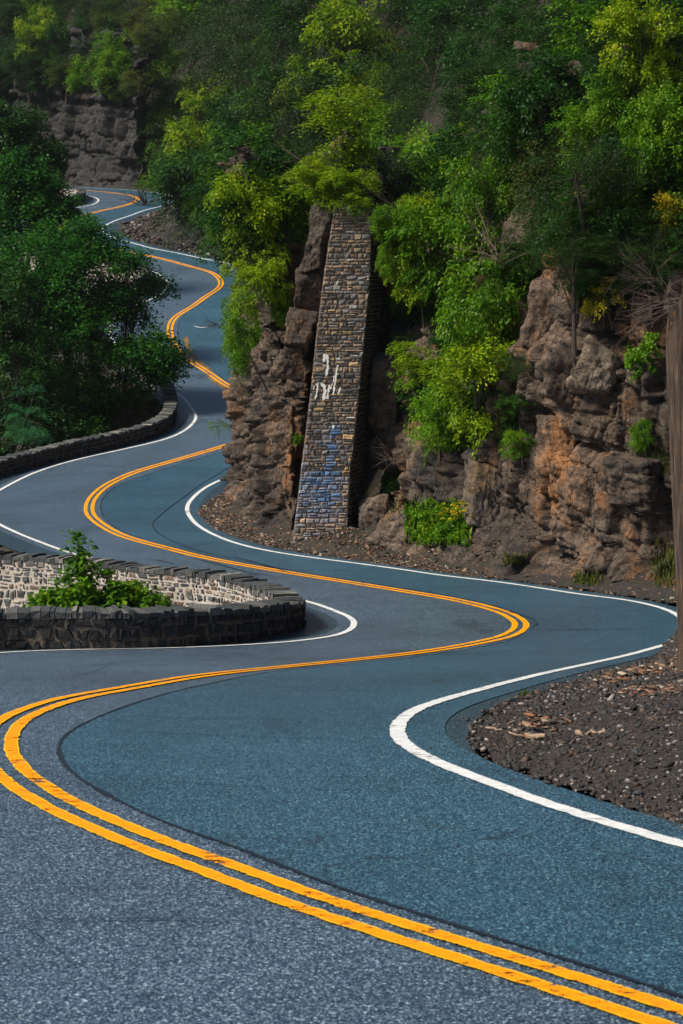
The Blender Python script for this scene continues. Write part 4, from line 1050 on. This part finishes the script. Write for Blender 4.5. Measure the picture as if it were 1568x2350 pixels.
def twigs(name, label, px, py, Yd, n, length, dirs, m, seed, rt=.012, group=None):
    rs = np.random.default_rng(seed); o = at_depth(px, py, Yd); mb = MB()
    for q in range(n):
        a = rs.uniform(*dirs[0]); e = rs.uniform(*dirs[1]); l = length*rs.uniform(.5, 1.2)
        d = np.array([math.cos(a)*math.cos(e), rs.uniform(-.35, .35), math.sin(e)]); p = np.array([rs.uniform(-.25, .25), rs.uniform(-.2, .2), rs.uniform(-.3, .3)])*length*.35
        P = [p.copy()]
        for i in range(7): d = d + rs.normal(0, .16, 3); d /= np.linalg.norm(d); p = p + d*l/7; P.append(p.copy())
        P = np.array(P); mb.tube(P, np.linspace(rt, rt*.25, len(P)), 4, cap=False)
        for b in range(3):
            i = int(rs.integers(2, 6)); dd = d + rs.normal(0, .6, 3); dd /= np.linalg.norm(dd); Q = np.array([P[i] + dd*l*.35*t + [0, 0, .03*t*l] for t in (0, .5, 1)]); mb.tube(Q, [rt*.5, rt*.35, rt*.15], 4, cap=False)
    ob = mb.build(name, m); ob.location = tuple(map(float, o)); tag(ob, label, 'dead branches', group); return ob
twigs('bare_bush', 'tangle of bare dry twigs around the top of the wooden post', 1560, 690, Yp-.2, 20, .8, ((2.2, 3.9), (-.5, .6)), M['twig'], 5, .005)
Yt = 46
twigs('bare_bush', 'leafless reddish bush on the cliff left of the post top', 1500, 650, cast(1500, 650).y-1.0, 24, 1.5, ((1.8, 4.2), (-.5, 1.0)), M['twig'], 6, .008)
twigs('bare_bush', 'dry twigs at the foot of the stone pier side face', 905, 1060, cast(905, 1060).y-.6, 22, 1.2, ((0, 6.2), (-.3, 1.0)), M['twig'], 7, .010)
twigs('bare_bush', 'bare grey branches crossing the dark evergreen', 790, 420, cast(790, 420).y-1.6, 14, 2.2, ((2.4, 3.6), (-.4, .7)), M['twig'], 9, .014)
twigs('bare_bush', 'thin bare branches in the centre of the right slope', 1150, 600, cast(1150, 600).y-1.8, 16, 2.0, ((.8, 2.6), (.2, 1.4)), M['twig'], 10, .014)
twigs('bare_bush', 'bare twigs reaching over the road from the leaning tree', 500, 745, cast(560, 745).y-1.0, 9, 1.6, ((2.3, 3.9), (-.4, .6)), M['bark'], 11, .014)
twigs('bare_bush', 'bare dry shrub at the corner of the far pull-off', 335, 470, cast(352, 470).y-1.0, 26, 2.4, ((1.0, 3.2), (.1, 1.4)), M['bark'], 12, .03)

# ------------------------------------------------------------------ loose stuff on the ground
def scatter(name, pts, size, mt, cols, seed, flat=.5, kind='stuff', lift=.3):
    r = np.random.default_rng(seed); n = len(pts)
    base = np.array([(-1, -1, -1), (1, -1, -1), (1, 1, -1), (-1, 1, -1), (-1, -1, 1), (1, -1, 1), (1, 1, 1), (-1, 1, 1)], float)*.5
    V = base[None]*(1 + r.uniform(-.45, .3, (n, 8, 3))); s = r.uniform(*size, n)**1.0*np.where(r.random(n) < .08, 2.2, 1)
    V = V*(s[:, None, None]*np.column_stack([r.uniform(.7, 1.5, n), r.uniform(.6, 1.1, n), r.uniform(flat*.5, flat*1.4, n)])[:, None])
    a = r.uniform(0, 6.28, n); t = r.normal(0, .35, n)
    x, y, z = V[..., 0].copy(), V[..., 1].copy(), V[..., 2].copy(); z = z + x*t[:, None]
    ca, sa = np.cos(a)[:, None], np.sin(a)[:, None]; V = np.stack([x*ca - y*sa, x*sa + y*ca, z], 2) + pts[:, None]; V[..., 2] += (s*flat*lift)[:, None]
    q = np.array([(0, 3, 2, 1), (4, 5, 6, 7), (0, 1, 5, 4), (1, 2, 6, 5), (2, 3, 7, 6), (3, 0, 4, 7)])
    F = (np.arange(n)[:, None, None]*8 + q[None]).reshape(-1, 4)
    c = np.array(cols)[r.integers(0, len(cols), n)]*(1 + r.uniform(-.35, .35, (n, 1)))
    o = mesh_obj(name, V.reshape(-1, 3), F, mt, None, {'tint': ('FACE', np.repeat(c, 6, 0))}); o['kind'] = kind; return o
def scatter_pts(n, x0, x1, y0, y1, dmin, dmax, seed, power=1.0):
    r = np.random.default_rng(seed); P = np.column_stack([r.uniform(x0, x1, n), r.uniform(y0, y1, n)])
    z, right, left = terrain(P); d, _ = dist_to(P, er[::3]); k = right & (d > dmin) & (d < dmax) & (r.random(n) < np.clip(1.2 - (d-dmin)/(dmax-dmin)*power, .1, 1))
    return np.column_stack([P, z])[k]
GC = [(.016, .015, .014), (.034, .028, .024), (.010, .009, .009), (.024, .020, .017), (.07, .052, .04), (.06, .036, .024), (.04, .044, .05), (.05, .03, .018), (.02, .018, .016), (.03, .02, .015), (.22, .2, .185)]
p_ = scatter_pts(130000, .8, 10.5, 12.3, 46, .06, 9, 1, .2); p_[:, 2] += .03
scatter('gravel', p_, (.008, .032), M['chips'], GC, 2, .5)
LC = [(.13, .055, .03), (.20, .09, .045), (.08, .045, .03), (.24, .15, .09), (.05, .035, .028), (.30, .24, .18)]
p_ = scatter_pts(26000, .8, 9.5, 14.5, 46, .5, 9, 3, .0); k = vn(p_[:, 0]*.8, p_[:, 1]*.6, 7) > -.15; p_ = p_[k]; p_[:, 2] += .05
scatter('leaf_litter', p_, (.03, .07), M['chips'], LC, 4, .15)
p_ = scatter_pts(160000, -8, 14, 44, 80, .02, 3.0, 5, .6)
scatter('leaf_litter', p_, (.02, .065), M['chips'], LC + GC[:4], 6, .3)
p_ = scatter_pts(90000, -30, -2, 100, 190, .1, 6, 7, .5)
scatter('gravel', p_, (.06, .22), M['chips'], GC, 8, .4)
rg = np.random.default_rng(31); ii = rg.integers(0, len(er), 5200); ne = normals2(smooth(er, 8)); dd = rg.exponential(.16, 5200)
q = er[ii] + ne[ii]*dd[:, None]; k = (q[:, 1] > 14) & (q[:, 1] < 90) & (vn(q[:, 0], q[:, 1], 3) > -.15)
scatter('grit', np.column_stack([q, H(q[:, 1]) + .006])[k], (.006, .022), M['chips'], GC + LC[:2], 32, .5)
# bigger stones and sticks that lie on the gravel
import bmesh
def rock_piece(px, py, size, label, seed, mt='boulder', group='loose stones on the gravel'):
    g = ground(px, py); z = gz(*g); r = np.random.default_rng(seed)
    bm = bmesh.new()
    for _ in range(14):
        v = r.normal(size=3); v /= np.linalg.norm(v); bm.verts.new(v*[size*.7, size*.5, size*.3])
    bmesh.ops.convex_hull(bm, input=bm.verts)
    me = bpy.data.meshes.new('loose_stone'); bm.to_mesh(me); bm.free(); me.materials.append(M[mt])
    o = bpy.data.objects.new('loose_stone', me); COL.objects.link(o); o.location = (float(g[0]), float(g[1]), z + size*.12); tag(o, label, 'stone', group)
for a in [(1395, 1868, .10, 'pale stone near the lower edge of the gravel'), (1300, 1830, .09, 'small grey stone left of the pale one on the gravel'), (1370, 1815, .13, 'flat bluish stone above the pale stone'), (1410, 1575, .16, 'flat tan stone high on the gravel bank'),
          (1500, 1700, .14, 'dark blocky stone in the middle of the gravel bank'), (1215, 1830, .07, 'small white pebble by the pavement edge'), (1540, 1870, .15, 'dark stone at the right edge of the gravel'), (1440, 1760, .12, 'brown stone left of the dark blocky one'),
          (770, 1270, .16, 'small pale stone on the verge in front of the pier'), (1470, 1640, .12, 'grey stone on the upper gravel bank'), (1330, 1690, .10, 'grey stone above the broken stick')]: rock_piece(*a, seed=int(a[0]))
def stick(px0, py0, px1, py1, rad, label, seed):
    a = ground(px0, py0); b = ground(px1, py1); r = np.random.default_rng(seed); A = np.array([*a, gz(*a)+rad+.035]); B = np.array([*b, gz(*b)+rad+.05])
    P = np.array([A + (B-A)*t + r.normal(0, .012, 3) for t in np.linspace(0, 1, 7)]); mb = MB(); mb.tube(P - A, np.linspace(rad, rad*.6, 7)*r.uniform(.8, 1.15, 7), 7)
    o = mb.build('broken_stick', M['stick']); o.location = tuple(map(float, A)); tag(o, label, 'stick', 'sticks on the gravel')
stick(1115, 1678, 1155, 1685, .012, 'short thin stick by the pavement edge', 1)
stick(1160, 1688, 1215, 1703, .009, 'long pale twig lying on the gravel', 2)
stick(1208, 1702, 1250, 1712, .030, 'thick broken stick end on the gravel', 3)
stick(1325, 1712, 1390, 1730, .022, 'brown stick right of the thick broken one', 4)
stick(1060, 1258, 1110, 1243, .03, 'branch lying on the litter under the flower patch', 5)
stick(1370, 1545, 1450, 1535, .012, 'thin stick at the top of the gravel bank', 6)

# grass and flowers at the foot of the cliff
def blades(name, pts, hgt, m, seed, wd=.02, kind='stuff'):
    r = np.random.default_rng(seed); n = len(pts); a = r.uniform(0, 6.28, n); h = r.uniform(*hgt, n); lean = r.normal(0, .3, (n, 2))*h[:, None]
    side = np.column_stack([np.cos(a), np.sin(a), 0*a])*wd
    tip = pts + np.column_stack([lean, h]); mid = pts + np.column_stack([lean*.35, h*.55])
    V = np.stack([pts - side, pts + side, mid + side*.8, tip, mid - side*.8], 1).reshape(-1, 3); i = np.arange(n)*5
    me = mesh_obj(name, V, np.vstack([np.stack([i, i+1, i+2, i+4], 1), np.stack([i+4, i+2, i+3, i+3], 1)])[:n], m, None, {'v': ('FACE', r.random(n))})
    me['kind'] = kind; return me
def patch(cx, cy, wpx, hpx, n, seed):
    r = np.random.default_rng(seed); out = []
    while len(out) < n:
        x, y = r.normal(cx, wpx/2.6), r.normal(cy, hpx/2.6)
        if abs(x-cx) > wpx*.7 or abs(y-cy) > hpx*.6: continue
        h = cast(x, y)
        if h is not None: out.append(h[:])
    return np.array(out)
pp = patch(1005, 1205, 110, 84, 1700, 3)
blades('grass', pp, (.15, .5), M['leaf_mid'], 5, .03)
r = np.random.default_rng(6); c = pp[r.random(len(pp)) < .09] + [0, -.25, .2]
o = leaf_mesh('ground_plants', M['leaf_mid'], c, np.tile([0., -.9, .3], (len(c), 1)) + r.normal(0, .3, (len(c), 3)), 14, .10, .2, .3, .5, 7); o['kind'] = 'stuff'
fl = patch(1045, 1200, 60, 36, 50, 9) + [0, -.45, .45]
o = leaf_mesh('yellow_flowers', M['leaf_yellow'], fl, np.tile([0., -1., .3], (len(fl), 1)), 9, .07, .07, .1, .8, 8); o['kind'] = 'stuff'
for (cx, cy, wx, hx, n, sd) in [(1350, 1335, 50, 24, 260, 1), (1535, 1300, 60, 90, 500, 2), (880, 1150, 70, 60, 300, 3), (1180, 1290, 40, 20, 120, 4), (1500, 1070, 80, 60, 260, 5), (1195, 1624, 16, 6, 24, 6)]:
    o = blades('dry_grass', patch(cx, cy, wx, hx, n, sd), (.12, .45), M['leaf_olive'], sd+20, .014)

# ------------------------------------------------------------------ cracks, tar lines and old marks on the asphalt
def mark(name, px, wd, m, lift=.022, jit=.5, step=.15, pix='S'):
    wd = wd*1.5 if name == 'road_crack' else wd
    P = trace(px) if pix == 'S' else np.array([ground(x, y) for x, y in px])
    p = resample(P, step)
    if jit: p[:, 1] += .05*vn(np.arange(len(p))*.35, wd*100, seed=int(px[0][0]) % 97)
    return struct(ribbon(name, p, wd, lift, m, jit=jit, taper=True))
mark('tar_line', [(954,1849),(829,1923),(713,2006),(630,2073),(612,2098),(630,2131),(705,2172),(829,2214),(995,2247),(1119,2280),(1180,2300)], .07, M['tar'])
mark('tyre_mark', [(580,2234),(640,2245),(713,2260)], .10, M['tar']); mark('tyre_mark', [(765,2234),(870,2258),(990,2290),(1100,2307)], .09, M['tar'])
for k, pts in enumerate([[(40,3686-590),(110,3100),(190,3106),(235,3110)], [(1420,2770),(1480,2773),(1560,2776)], [(2000,2715),(2090,2700),(2160,2690)], [(1700,2795),(1760,2793),(1800,2788)],
   [(0,2702),(250,2706),(480,2652),(600,2640),(760,2648)], [(1560,2668),(1700,2672),(1830,2688),(2020,2690)], [(350,2860),(700,2877),(1080,2882),(1366,2905)], [(330,2921),(800,2945),(1360,2965),(1560,2962)],
   [(420,3118),(700,3133),(1100,3160),(1366,3168)], [(0,3680),(400,3688),(800,3690),(1200,3710)], [(60,3700),(150,3745),(260,3830)], [(400,3890),(450,3910),(530,3940)], [(540,4020),(590,3980),(620,3955)],
   [(2085,2482),(2150,2495),(2100,2520)], [(1940,2498),(2040,2499)], [(2150,2525),(2400,2520),(2690,2519)], [(1720,2355),(2000,2350),(2200,2345)], [(900,2218),(1200,2284),(1400,2282)], [(1240,2285),(1400,2283),(1600,2283)],
   [(340,1858),(500,1872),(560,1878)], [(640,1870),(800,1878),(960,1880)], [(280,1960),(420,1965)], [(470,1975),(700,1984)], [(430,2030),(640,2038),(760,2046)], [(90,2005),(260,2010)], [(150,2045),(330,2050)],
   [(650,1225),(760,1228),(900,1230)], [(700,1352),(900,1360)], [(640,1495),(760,1500),(840,1498)], [(700,1553),(860,1556),(960,1556)], [(640,1124),(700,1126),(820,1127)], [(1940,2430),(2110,2470),(2150,2492)], [(1366,3560-270),(1500,3300),(1640,3330)]]):
    mark('road_crack', pts, .035 if max(p[1] for p in pts) < 2600 else .016, M['tar'], .021)
mark('white_edge_line', [(775,1305),(800,1311),(832,1310)], .3, M['white'], .02)
mark('faded_yellow_line', [(743,1345),(748,1375),(762,1410),(800,1450),(850,1490)], .3, M['yellow_old'], .016)
mark('faded_yellow_line', [(828,1500),(890,1548),(960,1590),(1000,1610)], .3, M['yellow_old'], .016)
# leaves and grit along the left verge
p_ = None

# ------------------------------------------------------------------ air
hb = np.array([(x, y, z) for x in (-420, 420) for y in (-30, 345) for z in (-45, 120)], float)
m = bpy.data.materials.new('haze'); m.use_nodes = True; nt = m.node_tree; nt.nodes.remove(nt.nodes['Principled BSDF'])
pv = N(nt, 'ShaderNodeVolumePrincipled'); pv.inputs['Color'].default_value = (.80, .88, .95, 1); pv.inputs['Density'].default_value = .00009; pv.inputs['Anisotropy'].default_value = .3
L(nt, pv.outputs[0], nt.nodes['Material Output'].inputs['Volume'])
hz = mesh_obj('haze', hb, [(0, 1, 3, 2), (4, 6, 7, 5), (0, 4, 5, 1), (2, 3, 7, 6), (0, 2, 6, 4), (1, 5, 7, 3)], m); hz['kind'] = 'stuff'
